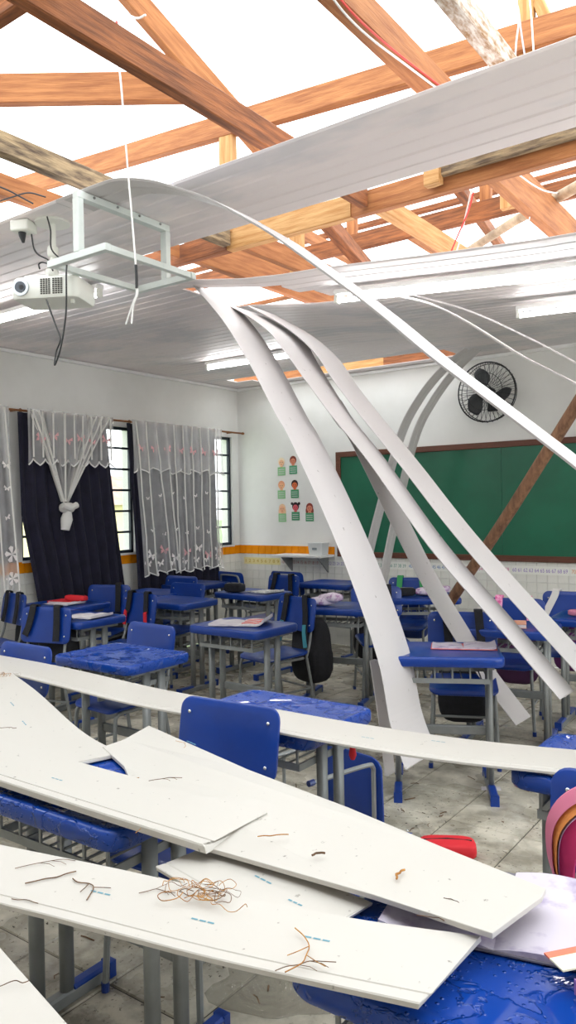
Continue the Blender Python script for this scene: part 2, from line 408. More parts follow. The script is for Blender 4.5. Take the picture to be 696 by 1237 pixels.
# outside ------------------------------------------------------
tag(MB().bbox(XR+TH+.3, 90, -60, 90, -.5, -.3).build('ground_beyond', mat('pale_bounce_ground', 'D0CCC2', .9)), 'unseen pale ground outside the right wall, added to bounce light', kind='structure')  # unseen ground, added and kept pale to bounce daylight onto the ceiling
tag(MB().bbox(-90, XL-TH-.3, -60, 90, -.5, -.3).build('ground_outside', mat('outside_grass', '6E8A52', 0.9, col2='8FA070', vscale=0.5)), 'grassy ground outside the windows', kind='structure')
def house(x, y, sx, sy, h, label, wallc, roofc):
    o = empty('neighbour_house', (x, y, -.3)); tag(o, label, 'house')
    MB().bbox(-sx/2, sx/2, -sy/2, sy/2, 0, h).build('house_wall', wallc, o)
    MB().add([(-sx/2-.3, -sy/2-.3, h), (sx/2+.3, -sy/2-.3, h), (sx/2+.3, sy/2+.3, h), (-sx/2-.3, sy/2+.3, h), (0, -sy/2-.3, h+1.1), (0, sy/2+.3, h+1.1)],
             [(0, 1, 4), (1, 2, 5, 4), (2, 3, 5), (3, 0, 4, 5), (3, 2, 1, 0)]).build('roof', roofc, o)
    for k in (-1, 1):
        wn = MB().bbox(sx/2, sx/2+.04, k*sy/4-.5, k*sy/4+.5, 1.0, 2.0).build('house_window', M_WINBAR, o)
house(-22, 17.5, 5, 8, 2.0, 'low pale yellow house with a clay roof seen through the right window', mat('yellow_house_wall', 'E9DDB2', .8), mat('clay_roof', 'B49A88', .8, col2='A08472', vscale=3))
house(-24, 5.0, 5, 5, 2.2, 'low white house with a bluish roof seen through the left window', mat('white_house_wall', 'E4E6E4', .8), mat('blue_roof', '8FB2BE', .6))

# chalkboard ---------------------------------------------------
bz0, bz1, bx0, bx1 = 0.985, 2.145, -4.61, 0.6
cb = empty('chalkboard', (bx0, YF, bz0)); tag(cb, 'long green chalkboard in a brown wooden frame on the far wall', 'chalkboard')
def cbb(name, m, x0, x1, y0, y1, z0, z1, bv=0): 
    return MB().bbox(x0-bx0, x1-bx0, y0-YF, y1-YF, z0-bz0, z1-bz0).build(name, m, cb, bevel=bv)
fw_ = 0.058
xs_ = -2.72
cbb('writing_panel', M_GREEN, bx0+fw_, xs_-.0015, YF-.018, YF, bz0+fw_, bz1-fw_); cbb('writing_panel', M_GREEN, xs_+.0015, bx1-fw_, YF-.018, YF, bz0+fw_, bz1-fw_)
cbb('frame_rail', M_BOARDFRAME, bx0, bx1, YF-.035, YF, bz1-fw_, bz1, .004); cbb('frame_rail', M_BOARDFRAME, bx0, bx1, YF-.035, YF, bz0, bz0+fw_, .004)
cbb('frame_stile', M_BOARDFRAME, bx0, bx0+fw_, YF-.036, YF, bz0, bz1, .004); cbb('frame_stile', M_BOARDFRAME, bx1-fw_, bx1, YF-.036, YF, bz0, bz1, .004)

# ------------------------------------------------------------------ ceiling
def sagprof(x):
    pts = [(-9, 0), (-3.55, 0), (-2.74, .140), (-2.3, .165), (-1.66, .225), (-1.03, .275), (2, .36)]
    for (a, sa), (b, sb) in zip(pts, pts[1:]):
        if a <= x <= b: t = (x-a)/(b-a); return sa+(sb-sa)*t
    return 0
def sag(x, y):
    if y < 3.45: return 0
    return sagprof(x)*max(0, min(1, (7.0-y)/3.3))
ceil = empty('ceiling', (0, 0, 0)); tag(ceil, 'white grooved plastic board ceiling, partly torn open', kind='structure')
def ceil_row(y0, x0, x1, w=.2):
    n = max(2, int((x1-x0)/.28)); E = []; W = []
    for i in range(n+1):
        x = x0+(x1-x0)*i/n; za, zb = ZC-sag(x, y0), ZC-sag(x, y0+w)
        E.append((x, y0+.001, za)); W.append((0, w-.002, zb-za))
    strip_mesh(E, W, .009, smooth_pts=False).build('ceiling_panel', M_CEIL, ceil)
for j in range(25):
    y0 = 2.3+.2*j
    if y0+.2 > YF: break
    if j == 0: ceil_row(y0, XL, -2.95)
    elif j in (1, 2, 3): ceil_row(y0, XL, XR)
    elif j in (4, 5): ceil_row(y0, XL, -3.3)
    elif j == 6: ceil_row(y0, XL, XR)
    elif j in (7, 8, 9):
        ceil_row(y0, XL, -3.55); ceil_row(y0, -2.72+.1*(j-7), XR)
    elif j in (22, ):
        ceil_row(y0, XL, -5.72); ceil_row(y0, -3.05, XR)
    elif j == 23:
        ceil_row(y0, XL, -5.5); ceil_row(y0, -3.05, XR)
    else: ceil_row(y0, XL, XR)
ceil_row(7.1, XL, XR, .165)
for j in range(9): ceil_row(YB+.2*j, XL, XR)     # unseen ceiling behind the viewer, added to cut the skylight on the near boards

# fallen / hanging boards of the ceiling -----------------------------------
def hang(label, px, ys_, dz0=None, wid=(0, .2, 0), ragged=.03, m=None, n=8, group=None, thick=.009):
    E = [PY(x, y, v) for (x, y), v in zip(px, ys_)]
    W = wid if isinstance(wid, list) else [wid]*len(E)
    o = strip_mesh(E, W, thick, n, ragged).build('ceiling_board', m or M_SCUFFDIM)
    tag(o, label, 'board', group); return o
# the long arching board of the nearest row
E = [Vector((-3.0, 2.3, 3.0)), Vector((-2.72, 2.3, 3.0))]+[PY(x, y, 2.3) for x, y in ((141, 217.5), (178, 219), (212, 228), (250, 241), (284, 259), (322, 281), (356, 305), (401, 338), (452, 377), (514, 429), (578, 478), (690, 564))]+[Vector((-.3, 2.3, 1.34)), Vector((.06, 2.3, 1.02))]
o = strip_mesh(E, Vector((0, .2, 0)), .009, 8, .02).build('ceiling_board', M_SCUFFDIM)
tag(o, 'long white board arching from the projector frame down to the right edge', 'board')
hang('widest white board hanging down in front, ending beside a desk leg', [(232, 346), (252, 368), (273, 395), (299, 438), (331, 500), (347, 528), (385, 610), (422, 700), (455, 798), (470, 876), (488, 930)], [3.62, 3.62, 3.61, 3.6, 3.58, 3.56, 3.5, 3.43, 3.36, 3.30, 3.24], wid=(0, .335, 0))
hang('white board split off mid air, its broken tip hanging above the chairs', [(264, 366), (290, 378), (322, 400), (345, 429), (397, 500), (442, 556), (516, 660), (595, 752), (674, 845)], [3.86]*9, wid=[(0, w_, 0) for w_ in (.38, .42, .42, .34, .25, .235, .235, .235, .235)])
hang('white board running from the ceiling to the right edge, uppermost of the fan', [(300, 371), (345, 397), (378, 426), (402, 461), (428, 495), (480, 560), (560, 662), (696, 814), (760, 884)], [4.08, 4.08, 4.08, 4.08, 4.06, 4.05, 4.03, 4.0, 3.98], wid=(0, .29, 0))
hang('white board slipping down behind the desk with the soaked notebook', [(385, 480), (405, 512), (422, 534), (471, 633), (505, 700), (545, 767), (579, 820), (622, 877)], [3.9, 3.95, 4.0, 4.15, 4.25, 4.35, 4.4, 4.45], wid=(0, .25, 0))
hang('narrow board end standing behind the widest hanging board', [(446, 800), (452, 840), (459, 890), (464, 936)], [3.52]*4, wid=(.02, .07, 0))
hang('greyish board curling down in front of the chalkboard, left of the pair', [(560, 421), (531, 446), (503, 481), (480, 526), (456, 610), (439, 680), (425, 760)], [6.42]*7, wid=(0, .17, 0))
hang('greyish board curling down in front of the chalkboard, right of the pair', [(572, 421), (547, 446), (518, 486), (496, 533), (471, 639), (459, 700), (446, 765)], [6.62]*7, wid=(0, .17, 0))
hang('lower of two thin boards drooping past the wall fan', [(478, 357), (520, 368), (560, 388), (626, 429), (693, 464), (780, 520)], [3.98, 3.97, 3.95, 3.93, 3.9, 3.9], wid=(0, .1, .0))
hang('upper of two thin boards drooping past the wall fan', [(490, 355), (560, 374), (626, 403), (696, 440), (780, 492)], [4.3, 4.28, 4.25, 4.22, 4.2], wid=(0, .1, .0))

# ------------------------------------------------------------------ roof timbers
def beam(name, p0, p1, w, h, m, parent=None, roll_=0.0, label=None, cat='beam'):
    p0, p1 = Vector(p0), Vector(p1); L = (p1-p0).length; t = (p1-p0).normalized()
    up = Vector((0, 0, 1)) if abs(t.z) < 0.9 else Vector((0, 1, 0))
    s = up.cross(t).normalized(); u = t.cross(s)
    mb = MB(); n = max(2, int(L/.5)); rings = []
    for i in range(n+1):
        x = L*i/n; j = lambda: random.uniform(-.0025, .0025); c = .004
        rings.append([(x, -w/2+c+j(), -h/2), (x, w/2-c, -h/2+j()), (x, w/2, -h/2+c), (x, w/2+j(), h/2-c), (x, w/2-c, h/2), (x, -w/2+c, h/2+j()), (x, -w/2, h/2-c), (x, -w/2+j(), -h/2+c)])
    o = mb.loft(rings).build(name, m, parent)
    M = Matrix(((t.x, s.x, u.x, p0.x), (t.y, s.y, u.y, p0.y), (t.z, s.z, u.z, p0.z), (0, 0, 0, 1)))
    if roll_: M = M @ Matrix.Rotation(roll_, 4, 'X')
    o.matrix_local = M
    if label: tag(o, label, cat)
    return o
t2 = empty('roof_truss', (0, 3.54, 3.08)); tag(t2, 'orange timber roof truss standing over the torn ceiling strip', 'roof truss')
def tp(x, y, z): return (x, y-3.54, z-3.08)
beam('bottom_chord', tp(-6, 3.54, 3.14), tp(-2.98, 3.54, 3.14), .055, .12, M_WOODB, t2)
beam('bottom_chord', tp(-3.0, 3.545, 3.145), tp(-2.12, 3.545, 3.14), .06, .125, M_WOODL, t2)
beam('bottom_chord', tp(-2.12, 3.55, 3.14), tp(XR, 3.55, 3.14), .055, .12, M_WOOD, t2)
beam('splice_board', tp(-1.62, 3.49, 3.18), tp(XR, 3.49, 3.18), .03, .08, M_WOODW, t2)
beam('splice_block', tp(-1.66, 3.47, 3.15), tp(-1.58, 3.47, 3.15), .05, .10, M_WOODL, t2)
beam('top_chord', tp(-6, 3.54, 4.07), tp(XR, 3.54, 3.45), .06, .13, M_WOOD, t2)
beam('truss_post', tp(-2.98, 3.54, 3.18), tp(-2.98, 3.54, 3.82), .10, .05, M_WOODL, t2)
beam('truss_post', tp(-1.18, 3.56, 3.18), tp(-1.18, 3.56, 4.3), .07, .05, M_WOODL, t2)
beam('truss_brace', tp(-1.34, 3.59, 4.4), tp(-1.0, 3.59, 3.5), .05, .08, M_WOODL, t2)
beam('truss_brace', tp(-2.45, 3.6, 3.2), tp(-2.75, 3.6, 3.75), .04, .06, M_WOODB, t2)
t1 = empty('roof_truss', (0, 1.5, 3.2)); tag(t1, 'roof truss whose dark chord crosses the top left corner', 'roof truss')
beam('bottom_chord', (-6, .05, .06), (XR, .05, .06), .05, .13, M_WOODB, t1)
beam('splice_board', (-4.4, -.02, .16), (-2.3, -.02, .16), .05, .16, M_WOODL, t1)
beam('top_chord', (-6, 0, .86), (XR, 0, .24), .06, .13, M_WOOD, t1)
t3 = empty('roof_truss', (0, 5.2, 3.5)); tag(t3, 'reddish timber roof truss farther back, seen through the ceiling hole', 'roof truss')
beam('bottom_chord', (-6, 0, .10), (XR, 0, .10), .05, .13, M_WOODB, t3)
beam('truss_post', (-2.05, .05, .1), (-2.05, .05, .7), .08, .05, M_WOOD, t3)
beam('truss_post', (-3.15, .05, .1), (-3.15, .05, .7), .08, .05, M_WOOD, t3)
# joists along the room
def joist(label, x, y0, y1, zb, w, h, m): beam('roof_joist', (x, y0, zb+h/2), (x, y1, zb+h/2), w, h, m, None, 0, label, 'joist')
joist('grey flaked joist at the top right, above the ceiling strip', -1.06, YB, 3.5, 3.205, .06, .09, M_WOODG)
joist('broad orange joist with wires running along it', -1.36, YB, 3.5, 3.205, .07, .12, M_WOOD)
joist('dark brown weathered joist running down from the top left corner', -2.03, 1.2, 3.5, 3.1, .05, .115, M_WOODB)
joist('tan joist stained black along its lower edge, left above the projector', -2.97, YB, 3.5, 3.1, .06, .10, M_WOODW)
joist('orange joist at the left edge above the projector', -3.36, YB, 3.48, 3.1, .05, .11, M_WOOD)
joist('deep orange joist in the hole at the right, beside the upright post', -1.38, 3.58, 5.15, 3.1, .06, .20, M_WOOD)
joist('light brown joist crossing the middle of the ceiling hole', -2.0, 3.58, 6.6, 3.1, .06, .10, M_WOODL)
joist('orange joist in the hole behind the arching board', -2.93, 3.58, 6.3, 3.1, .05, .13, M_WOOD)
joist('deepest orange joist in the hole, at its left end', -3.36, 3.58, 6.3, 3.12, .06, .19, M_WOOD)
beam('roof_rafter', (-4.6, 1.45, 3.67), (-2.66, 2.88, 3.67), .05, .145, M_WOOD, None, 0, 'broad orange rafter lying level across the upper left sky', 'rafter')
beam('roof_rafter', PZ(110, -60, 4.1), (-2.28, 3.1, 3.25), .06, .10, M_WOOD, None, 0, 'orange rafter sloping down behind the dark brown joist', 'rafter')
beam('roof_rafter', (-2.52, 3.7, 3.33), (-2.98, 5.3, 3.33), .075, .10, M_WOODB, None, 0, 'reddish skewed rafter across the ceiling hole', 'rafter')
beam('roof_rafter', (-2.05, 4.4, 3.72), (-2.65, 7.4, 3.92), .07, .08, M_WOODB, None, 0, 'thin rafter behind the hanging red and white wires', 'rafter')
beam('roof_rafter', (-2.85, 5.5, 3.75), (-3.1, 7.4, 3.9), .07, .08, M_WOOD, None, 0, 'thin far rafter left of the hanging wires', 'rafter')
beam('roof_rafter', (-3.5, 4.4, 3.75), (-3.9, 7.2, 3.92), .07, .08, M_WOOD, None, 0, 'thin far rafter behind the arching board', 'rafter')
beam('roof_batten', (-6, 5.72, 3.93), (XR, 5.72, 3.93), .05, .04, M_WOODB, None, 0, 'thin roof batten nearer to the ceiling strip', 'batten')
beam('roof_batten', (-6, 7.2, 3.96), (XR, 7.2, 3.96), .05, .04, M_WOODB, None, 0, 'thin roof batten farther off, over the far wall', 'batten')
beam('roof_post', (-1.22, 4.95, 3.05), (-1.22, 4.95, 4.2), .10, .06, M_WOODG, None, 0, 'pale upright post at the right edge of the hole', 'post')
beam('roof_post', (-1.62, 4.5, 3.3), (-1.62, 4.5, 4.0), .09, .05, M_WOODL, None, 0, 'short light post above the deep joist in the hole', 'post')
beam('roof_post', (-3.02, 4.3, 3.05), (-3.02, 4.3, 3.5), .10, .05, M_WOODL, None, 0, 'short light post at the left of the hole', 'post')
beam('wall_plate', (-6, YF-.06, 3.11), (-4.9, YF-.06, 3.11), .08, .20, M_WOOD, None, 0, 'orange wall plate at the left end of the slit above the far wall', 'beam')
beam('wall_plate', (-4.9, YF-.06, 3.11), (-3.95, YF-.06, 3.11), .07, .20, M_WOODL, None, 0, 'pale board in the middle of the slit above the far wall', 'beam')
beam('wall_plate', (-3.95, YF-.06, 3.11), (-2.4, YF-.06, 3.11), .08, .20, M_WOODB, None, 0, 'brown wall plate at the right end of the slit above the far wall', 'beam')
p0, p1 = PZ(560, 307, 3.55), PZ(720, 213, 3.25)
o = MB().tube([p0, p0.lerp(p1, .5)+Vector((0, 0, .02)), p1], .032, 10).build('roof_pole', mat('pale_pole', 'C2AE92', .7, col2='8F7B62', vscale=8), None, True)
tag(o, 'pale round pole lying across the hole at the right', 'pole')
# leaning round pole in the room
a, b = PY(540, 733, 5.02), PY(720, 452, 4.55)
o = MB().tube([a, a.lerp(b, .5)+Vector((0, 0, -.02)), b, b+(b-a)*((2.66-b.z)/(b.z-a.z))], .037, 12).build('fallen_pole', M_POLE, None, True)
tag(o, 'brown round pole leaning in front of the chalkboard', 'pole')

# ------------------------------------------------------------------ lamps
def tube_lamp(p0, p1, label):
    p0, p1 = Vector(p0), Vector(p1); L = (p1-p0).length
    o = empty('tube_lamp', p0); o.rotation_mode = 'QUATERNION'; o.rotation_quaternion = Vector((1, 0, 0)).rotation_difference((p1-p0).normalized())
    tag(o, label, 'lamp', 'tube lamps on the ceiling')
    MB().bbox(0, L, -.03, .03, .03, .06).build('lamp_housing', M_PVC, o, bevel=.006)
    for x in (.012, L-.012): MB().bbox(x-.012, x+.012, -.018, .018, -.02, .035).build('lamp_holder', M_PROJ, o, bevel=.003)
    MB().tube([(.024, 0, 0), (L-.024, 0, 0)], .0145, 10).build('tube', M_TUBE, o, True)
tube_lamp((-4.95, 3.23, 2.905), (-3.78, 3.23, 2.905), 'lit tube lamp behind the projector')
tube_lamp((-5.14, 5.72, 2.935), (-4.02, 5.72, 2.925), 'lit tube lamp passing behind the widest hanging board')
tube_lamp((-2.467, 3.9, 2.775), (-.95, 3.9, 2.655), 'longest lit tube lamp, along the sagging ceiling edge')
tube_lamp((-1.72, 4.9, 2.755), (-.6, 4.9, 2.71), 'lit tube lamp cut by the right edge, above the wall fan')

# ------------------------------------------------------------------ projector, its mount, the steel frame
pr = empty('projector', (-3.2, 2.44, 2.638), math.radians(28)); tag(pr, 'white ceiling projector hanging under the ceiling at the left edge', 'projector')
W_, D_, H_ = .345, .24, .105
b = MB(); b.loft([b.rring(W_/2-.008, D_/2-.008, .03, -H_/2), b.rring(W_/2, D_/2, .035, -H_/2+.012), b.rring(W_/2, D_/2, .035, H_/2-.015), b.rring(W_/2-.012, D_/2-.012, .03, H_/2)])
b.build('casing', M_PROJ, pr, True)
ln = MB().tube([(-.115, -D_/2+.01, .0), (-.115, -D_/2-.012, .0)], .041, 20).build('lens_ring', mat('silver_ring', 'B9BDC0', .25, metal=.8), pr, True)
MB().tube([(-.115, -D_/2-.008, 0), (-.115, -D_/2-.016, 0)], .027, 18).build('lens', mat('dark_lens', '2A2F38', .06), ln, True)
MB().tube([(-.107, -D_/2-.0155, -.002), (-.107, -D_/2-.0175, -.002)], .012, 14).build('lens_eye', M_BLACK, ln, True)
sl = MB().box((0, 0, 0), (.009, .006, .006)).mesh('vent_slot'); sl.materials.append(mat('vent_dark', '4C4A44', .8))
for g in range(2):
    for c in range(4):
        for r in range(8): piece('vent_slot', sl, pr, (-.012+g*.062+c*.0135, -D_/2-.001, .034-r*.0098))
MB().bbox(-.11, .02, -D_/2+.02, -D_/2+.05, H_/2, H_/2+.012).build('zoom_ridge', M_PROJ, pr, bevel=.004)
MB().tube([(.115, -.05, -H_/2), (.115, -.05, -H_/2-.018)], .012, 10).build('foot', M_PROJ, pr, True)
mt = empty('projector_mount', (-3.22, 2.45, 3.0), math.radians(20)); tag(mt, 'white jointed mount on a round ceiling plate holding the projector', 'mount')
MB().tube([(0, 0, -.012), (0, 0, 0)], .085, 24).build('ceiling_plate', M_PROJ, mt, True)
MB().tube([(0, 0, -.012), (0, 0, -.13)], .016, 12).build('stem', M_PROJ, mt, True)
MB().superell((0, 0, -.15), (.05, .05, .06), .5, .6).build('joint', M_PROJ, mt, True)
MB().tube([(0, 0, -.17), (-.008, 0, -.27)], .014, 12).build('stem', M_PROJ, mt, True)
MB().superell((-.008, 0, -.255), (.06, .05, .045), .5, .6).build('joint', M_PROJ, mt, True)
MB().bbox(-.07, .06, -.035, .035, -.322, -.306).build('bracket', M_PROJ, mt, bevel=.004)
for a in (-.05, .04): MB().tube([(a, 0, -.31), (0, 0, -.265)], .007, 8).build('bracket_arm', M_PROJ, mt, True)
ob = empty('power_outlet_box', (-3.33, 2.36, 3.0), math.radians(20)); tag(ob, 'small white outlet box on the ceiling beside the projector mount', 'outlet box')
MB().bbox(-.05, .05, -.045, .045, -.055, 0).build('box', M_PROJ, ob, bevel=.008)
MB().tube([(-.005, -.005, -.055), (-.005, -.005, -.07), (.0, -.005, -.105)], .02, 10, taper=[1, .9, .35]).build('plug', M_BLACK, ob, True)
def cable(label, pts, r, m, name='cable', n=10, cat='cable'):
    o = MB().tube(crom(pts, n), r, 6).build(name, m, None, True); tag(o, label, cat); return o
pc = lambda x, y, v=2.34: PY(x, y, v)
cable('black power cord curling from the outlet box to the projector', [pc(38, 283), pc(41, 300), pc(47, 308), pc(58, 314), pc(62, 322)], .004, M_CABLEB)
cable('black video cord looping far below the projector', [pc(57, 262, 2.36), pc(61, 278), pc(62, 300), pc(72, 312), pc(80, 318), PY(80, 332, 2.22), PY(80, 372, 2.22), PY(77, 400, 2.22), PY(72, 425, 2.22), PY(66, 441, 2.22), PY(68, 425, 2.24), PY(73, 410, 2.24), PY(68, 395, 2.26), PY(60, 373, 2.28), pc(56, 362, 2.32)], .004, M_CABLEB)
cable('short black cord knotted on the projector mount', [pc(48, 325), pc(47, 319), pc(52, 317), pc(60, 320), pc(64, 327)], .004, M_CABLEB)

fr = empty('hanging_steel_frame', (-2.83, 2.56, 2.7)); tag(fr, 'pale steel frame hanging from the ceiling beside the projector', 'steel frame')
M_FRAME = mat('pale_painted_steel', 'DDE3DF', .4, col2='CBD3CF', vscale=5)
def fb(name, x0, x1, y0, y1, z0, z1): return MB().bbox(x0+2.83, x1+2.83, y0-2.56, y1-2.56, z0-2.7, z1-2.7).build(name, M_FRAME, fr, bevel=.002)
A_ = .032
fb('frame_bar', -3.03, -2.62, 2.27, 2.27+A_, 2.69, 2.69+A_); fb('frame_bar', -3.03, -2.62, 2.85-A_, 2.85, 2.69, 2.69+A_)
fb('frame_bar', -2.622-A_, -2.622, 2.272+A_, 2.848-A_, 2.692, 2.688+A_); fb('frame_bar', -3.028, -3.028+A_, 2.272+A_, 2.848-A_, 2.692, 2.688+A_)
fb('hanger', -2.835, -2.795, 2.268, 2.268+A_, 2.69+A_, 2.964); fb('hanger', -2.835, -2.795, 2.852-A_, 2.852, 2.69+A_, 2.964)
fb('top_rail', -2.835, -2.795, 2.27, 2.85, 2.965, 2.998)
for yy in (2.36, 2.5, 2.64, 2.78): MB().tube([(.036, yy-2.56, .285), (.041, yy-2.56, .285)], .006, 8).build('bolt', M_STEEL, fr)
# hanging wires
cable('white wire hanging from the roof through the steel frame', [PY(137, -30, 2.16), PY(140, 0, 2.16), PY(141, 60, 2.16), PY(146, 100, 2.16), PY(154, 200, 2.16), PY(160, 270, 2.16), PY(164, 320, 2.16)], .004, M_CABLEW)
cable('black taped joint on the hanging white wire', [PY(164, 320, 2.155), PY(165, 335, 2.155), PY(165, 348, 2.155)], .006, M_CABLEB, 'taped_joint', 3, 'tape')
cable('left of two loose wire ends below the taped joint', [PY(164, 346, 2.16), PY(165, 355, 2.16), PY(160, 368, 2.16), PY(152, 392, 2.16)], .0035, M_CABLEW)
cable('right of two loose wire ends below the taped joint', [PY(166, 346, 2.16), PY(166, 356, 2.16), PY(161, 370, 2.16), PY(159, 391, 2.16)], .0035, M_CABLEW)
cable('red wire piece on the dark brown joist', [PY(141, 26, 2.15), PY(143, 45, 2.15), PY(142, 60, 2.15)], .005, M_CABLER)
cable('white wire loop at the top of the dark brown joist', [PY(140, 2, 2.15), PY(150, 14, 2.15), PY(165, 22, 2.15), PY(176, 18, 2.15)], .004, M_CABLEW)
JX = -1.32
cable('white wire running along the broad orange joist', [PX(396, -10, JX), PX(420, 20, JX), PX(450, 48, JX), PX(490, 78, JX), PX(535, 112, JX)], .004, M_CABLEW)
cable('red wire running along the broad orange joist', [PX(404, -10, JX), PX(428, 18, JX), PX(458, 46, JX), PX(495, 76, JX), PX(540, 110, JX)], .004, M_CABLER)
for lab, xs, m in (('thin white wire dangling at the left of the top right post', ((621, -10), (627, 20), (624, 50), (622, 78)), M_CABLEW), ('grey wire dangling beside the top right post', ((619, -10), (626, 10), (630, 40), (636, 80)), mat('grey_cable', 'A9B3BE', .5)), ('white wire running down the top right post', ((639, -10), (642, 20), (644, 50), (646, 78)), M_CABLEW)):
    cable(lab, [PY(x, y, 3.42) for x, y in xs], .004, m)
cable('white wire hanging in the middle of the ceiling hole', [PY(571, 225, 3.75), PY(565, 250, 3.75), PY(557, 285, 3.75), PY(548, 316, 3.75)], .004, M_CABLEW)
cable('red wire hanging in the middle of the ceiling hole', [PY(572, 232, 3.74), PY(566, 255, 3.74), PY(553, 285, 3.74), PY(541, 314, 3.74)], .004, M_CABLER)
cable('thin white wire near the round pole in the hole', [PY(640, 262, 3.8), PY(637, 280, 3.8), PY(634, 305, 3.8)], .003, M_CABLEW)
cable('white wire sagging below the chord at the right of the hole', [PX(628, 212, -1.33), PX(645, 224, -1.33), PX(660, 231, -1.33), PX(680, 233, -1.33), PX(700, 225, -1.33)], .004, M_CABLEW)
cable('upper black wire crossing the orange joist at the left edge', [PX(-10, 222, -3.30), PX(10, 230, -3.30), PX(25, 238, -3.30), PX(40, 246, -3.30)], .004, M_CABLEB)
cable('lower black wire crossing the orange joist at the left edge', [PX(-10, 246, -3.30), PX(15, 238, -3.30), PX(35, 233, -3.30), PX(55, 238, -3.30)], .004, M_CABLEB)

# ------------------------------------------------------------------ wall fan
fan = empty('wall_fan', (-2.80, YF, 2.615)); tag(fan, 'black caged wall fan high above the chalkboard', 'fan')
RF = .285; FY = -.17
def ring(name, r, y, tr, parent=fan, n=40):
    pts = [(r*math.cos(2*math.pi*i/n), y, r*math.sin(2*math.pi*i/n)) for i in range(n+1)]
    return MB().tube(pts, tr, 6, False).build(name, M_BLACK, parent, True)
cage = ring('cage', RF, FY, .007)
ring('cage_ring', RF*.62, FY-.05, .003, cage); ring('cage_ring', RF*.25, FY-.055, .004, cage); ring('cage_ring', RF*.97, FY+.06, .004, cage)
wm = MB().tube([(RF*.2, FY-.055, 0), (RF*.62, FY-.052, 0), (RF*.93, FY-.02, 0), (RF*1.03, FY+.02, 0), (RF*.9, FY+.09, 0), (RF*.3, FY+.10, 0)], .0022, 5).mesh('cage_wire', True); wm.materials.append(M_BLACK)
for i in range(36): piece('cage_wire', wm, cage, rot=(0, 2*math.pi*i/36, 0))
bm_ = MB(); prof = []
for k in range(9):
    t = k/8; r = .04+.20*t; sweep = .5*t; wdt = .10+.22*math.sin(math.pi*min(1, t*1.05))**.7
    prof.append([(r*math.cos(sweep+wdt*1.6*u), FY+.03*u, r*math.sin(sweep+wdt*1.6*u)) for u in (-1, -.5, 0, .5, 1)]+[(r*math.cos(sweep+wdt*1.6*u), FY+.03*u+.004, r*math.sin(sweep+wdt*1.6*u)) for u in (1, .5, 0, -.5, -1)])
bm_.loft(prof); bme = bm_.mesh('blade', True); bme.materials.append(mat('dark_grey_blade', '3A3B3E', .5))
for i in range(3): piece('blade', bme, fan, rot=(0, math.radians(120*i+35), 0))
MB().tube([(0, FY-.06, 0), (0, FY-.02, 0), (0, FY+.11, 0)], .055, 16, taper=[.7, 1, 1]).build('motor', M_BLACK, fan, True)
MB().tube([(0, FY+.1, 0), (0, FY+.13, -.05), (0, 0, -.10)], .016, 8).build('wall_arm', M_BLACK, fan, True)
MB().bbox(-.05, .05, -.02, 0, -.17, -.03).build('wall_bracket', M_BLACK, fan, bevel=.006)

# ------------------------------------------------------------------ posters, number strip, shelf
SKIN = ['F0BE96', 'D9876A', 'F0B488', 'D96C3C', 'EDB28C', 'E2606A', 'D7846A']; HAIR = ['F5E3C4', '7A3A2A', 'E9A57E', '3A2620', 'F0C7A0', '2A2024', '8A3A2E']
CARD = ['8CC08A', '4F9B72', '8CC08A', '4A9468', '8CC08A', '3F8C62', '4A9468']
PL = ['top left', 'top right', 'middle left', 'middle right', 'bottom left', 'bottom middle', 'bottom right']
for k, (px, py) in enumerate([(340, 559), (354, 557), (340, 587), (356, 586), (341, 615), (357, 613), (374, 614)]):
    p = PY(px, py, YF-.004); o = empty('child_portrait', (p.x, YF-.002, p.z)); tag(o, 'small paper child portrait with a green name card, %s of the group' % PL[k], 'poster', 'paper portraits on the far wall')
    n = 18
    def disc(r, y, cx=0, cz=0, sx=1, sz=1): return [(cx+r*sx*math.cos(2*math.pi*i/n), y, cz+r*sz*math.sin(2*math.pi*i/n)) for i in range(n)]
    def dsc(name, m, *a, parent=o, **kw):
        r_ = disc(*a, **kw); r2_ = [(q[0], q[1]-.0015, q[2]) for q in r_]; return MB().loft([r_, r2_]).build(name, m, parent)
    hm = mat('hair_%d' % k, HAIR[k], .8); sm = mat('skin_%d' % k, SKIN[k], .8)
    dsc('hair', hm, .048, 0, 0, .012, 1, 1.02)
    if k == 5:
        for s in (-1, 1): dsc('hair_bun', hm, .017, 0, s*.05, .045)
    if k == 6:
        for s in (-1, 1): dsc('hair_lock', hm, .018, 0, s*.037, -.028, 1, 2)
    if k == 4:
        for s in (-1, 1): dsc('hair_lock', hm, .018, 0, s*.037, -.028, 1, 2)
    fc = dsc('face', sm, .037, -.0016, 0, -.004)
    for s in (-1, 1): dsc('eye', M_BLACK, .0045, -.0032, s*.014, .002, parent=fc)
    dsc('mouth', mat('mouth_red', 'A8443E', .8), .008, -.0032, 0, -.021, 1, .5, parent=fc)
    MB().bbox(-.018, .018, -.0014, 0, -.06, -.03).build('neck', sm, o)
    cdm = MB().bbox(-.055, .055, -.003, 0, -.15, -.052).build('name_card', mat('card_%d' % k, CARD[k], .8), o)
    for r in range(3): MB().bbox(-.042, .042, -.0042, -.003, -.083-.024*r, -.077-.024*r).build('text_line', M_PAPER, cdm)
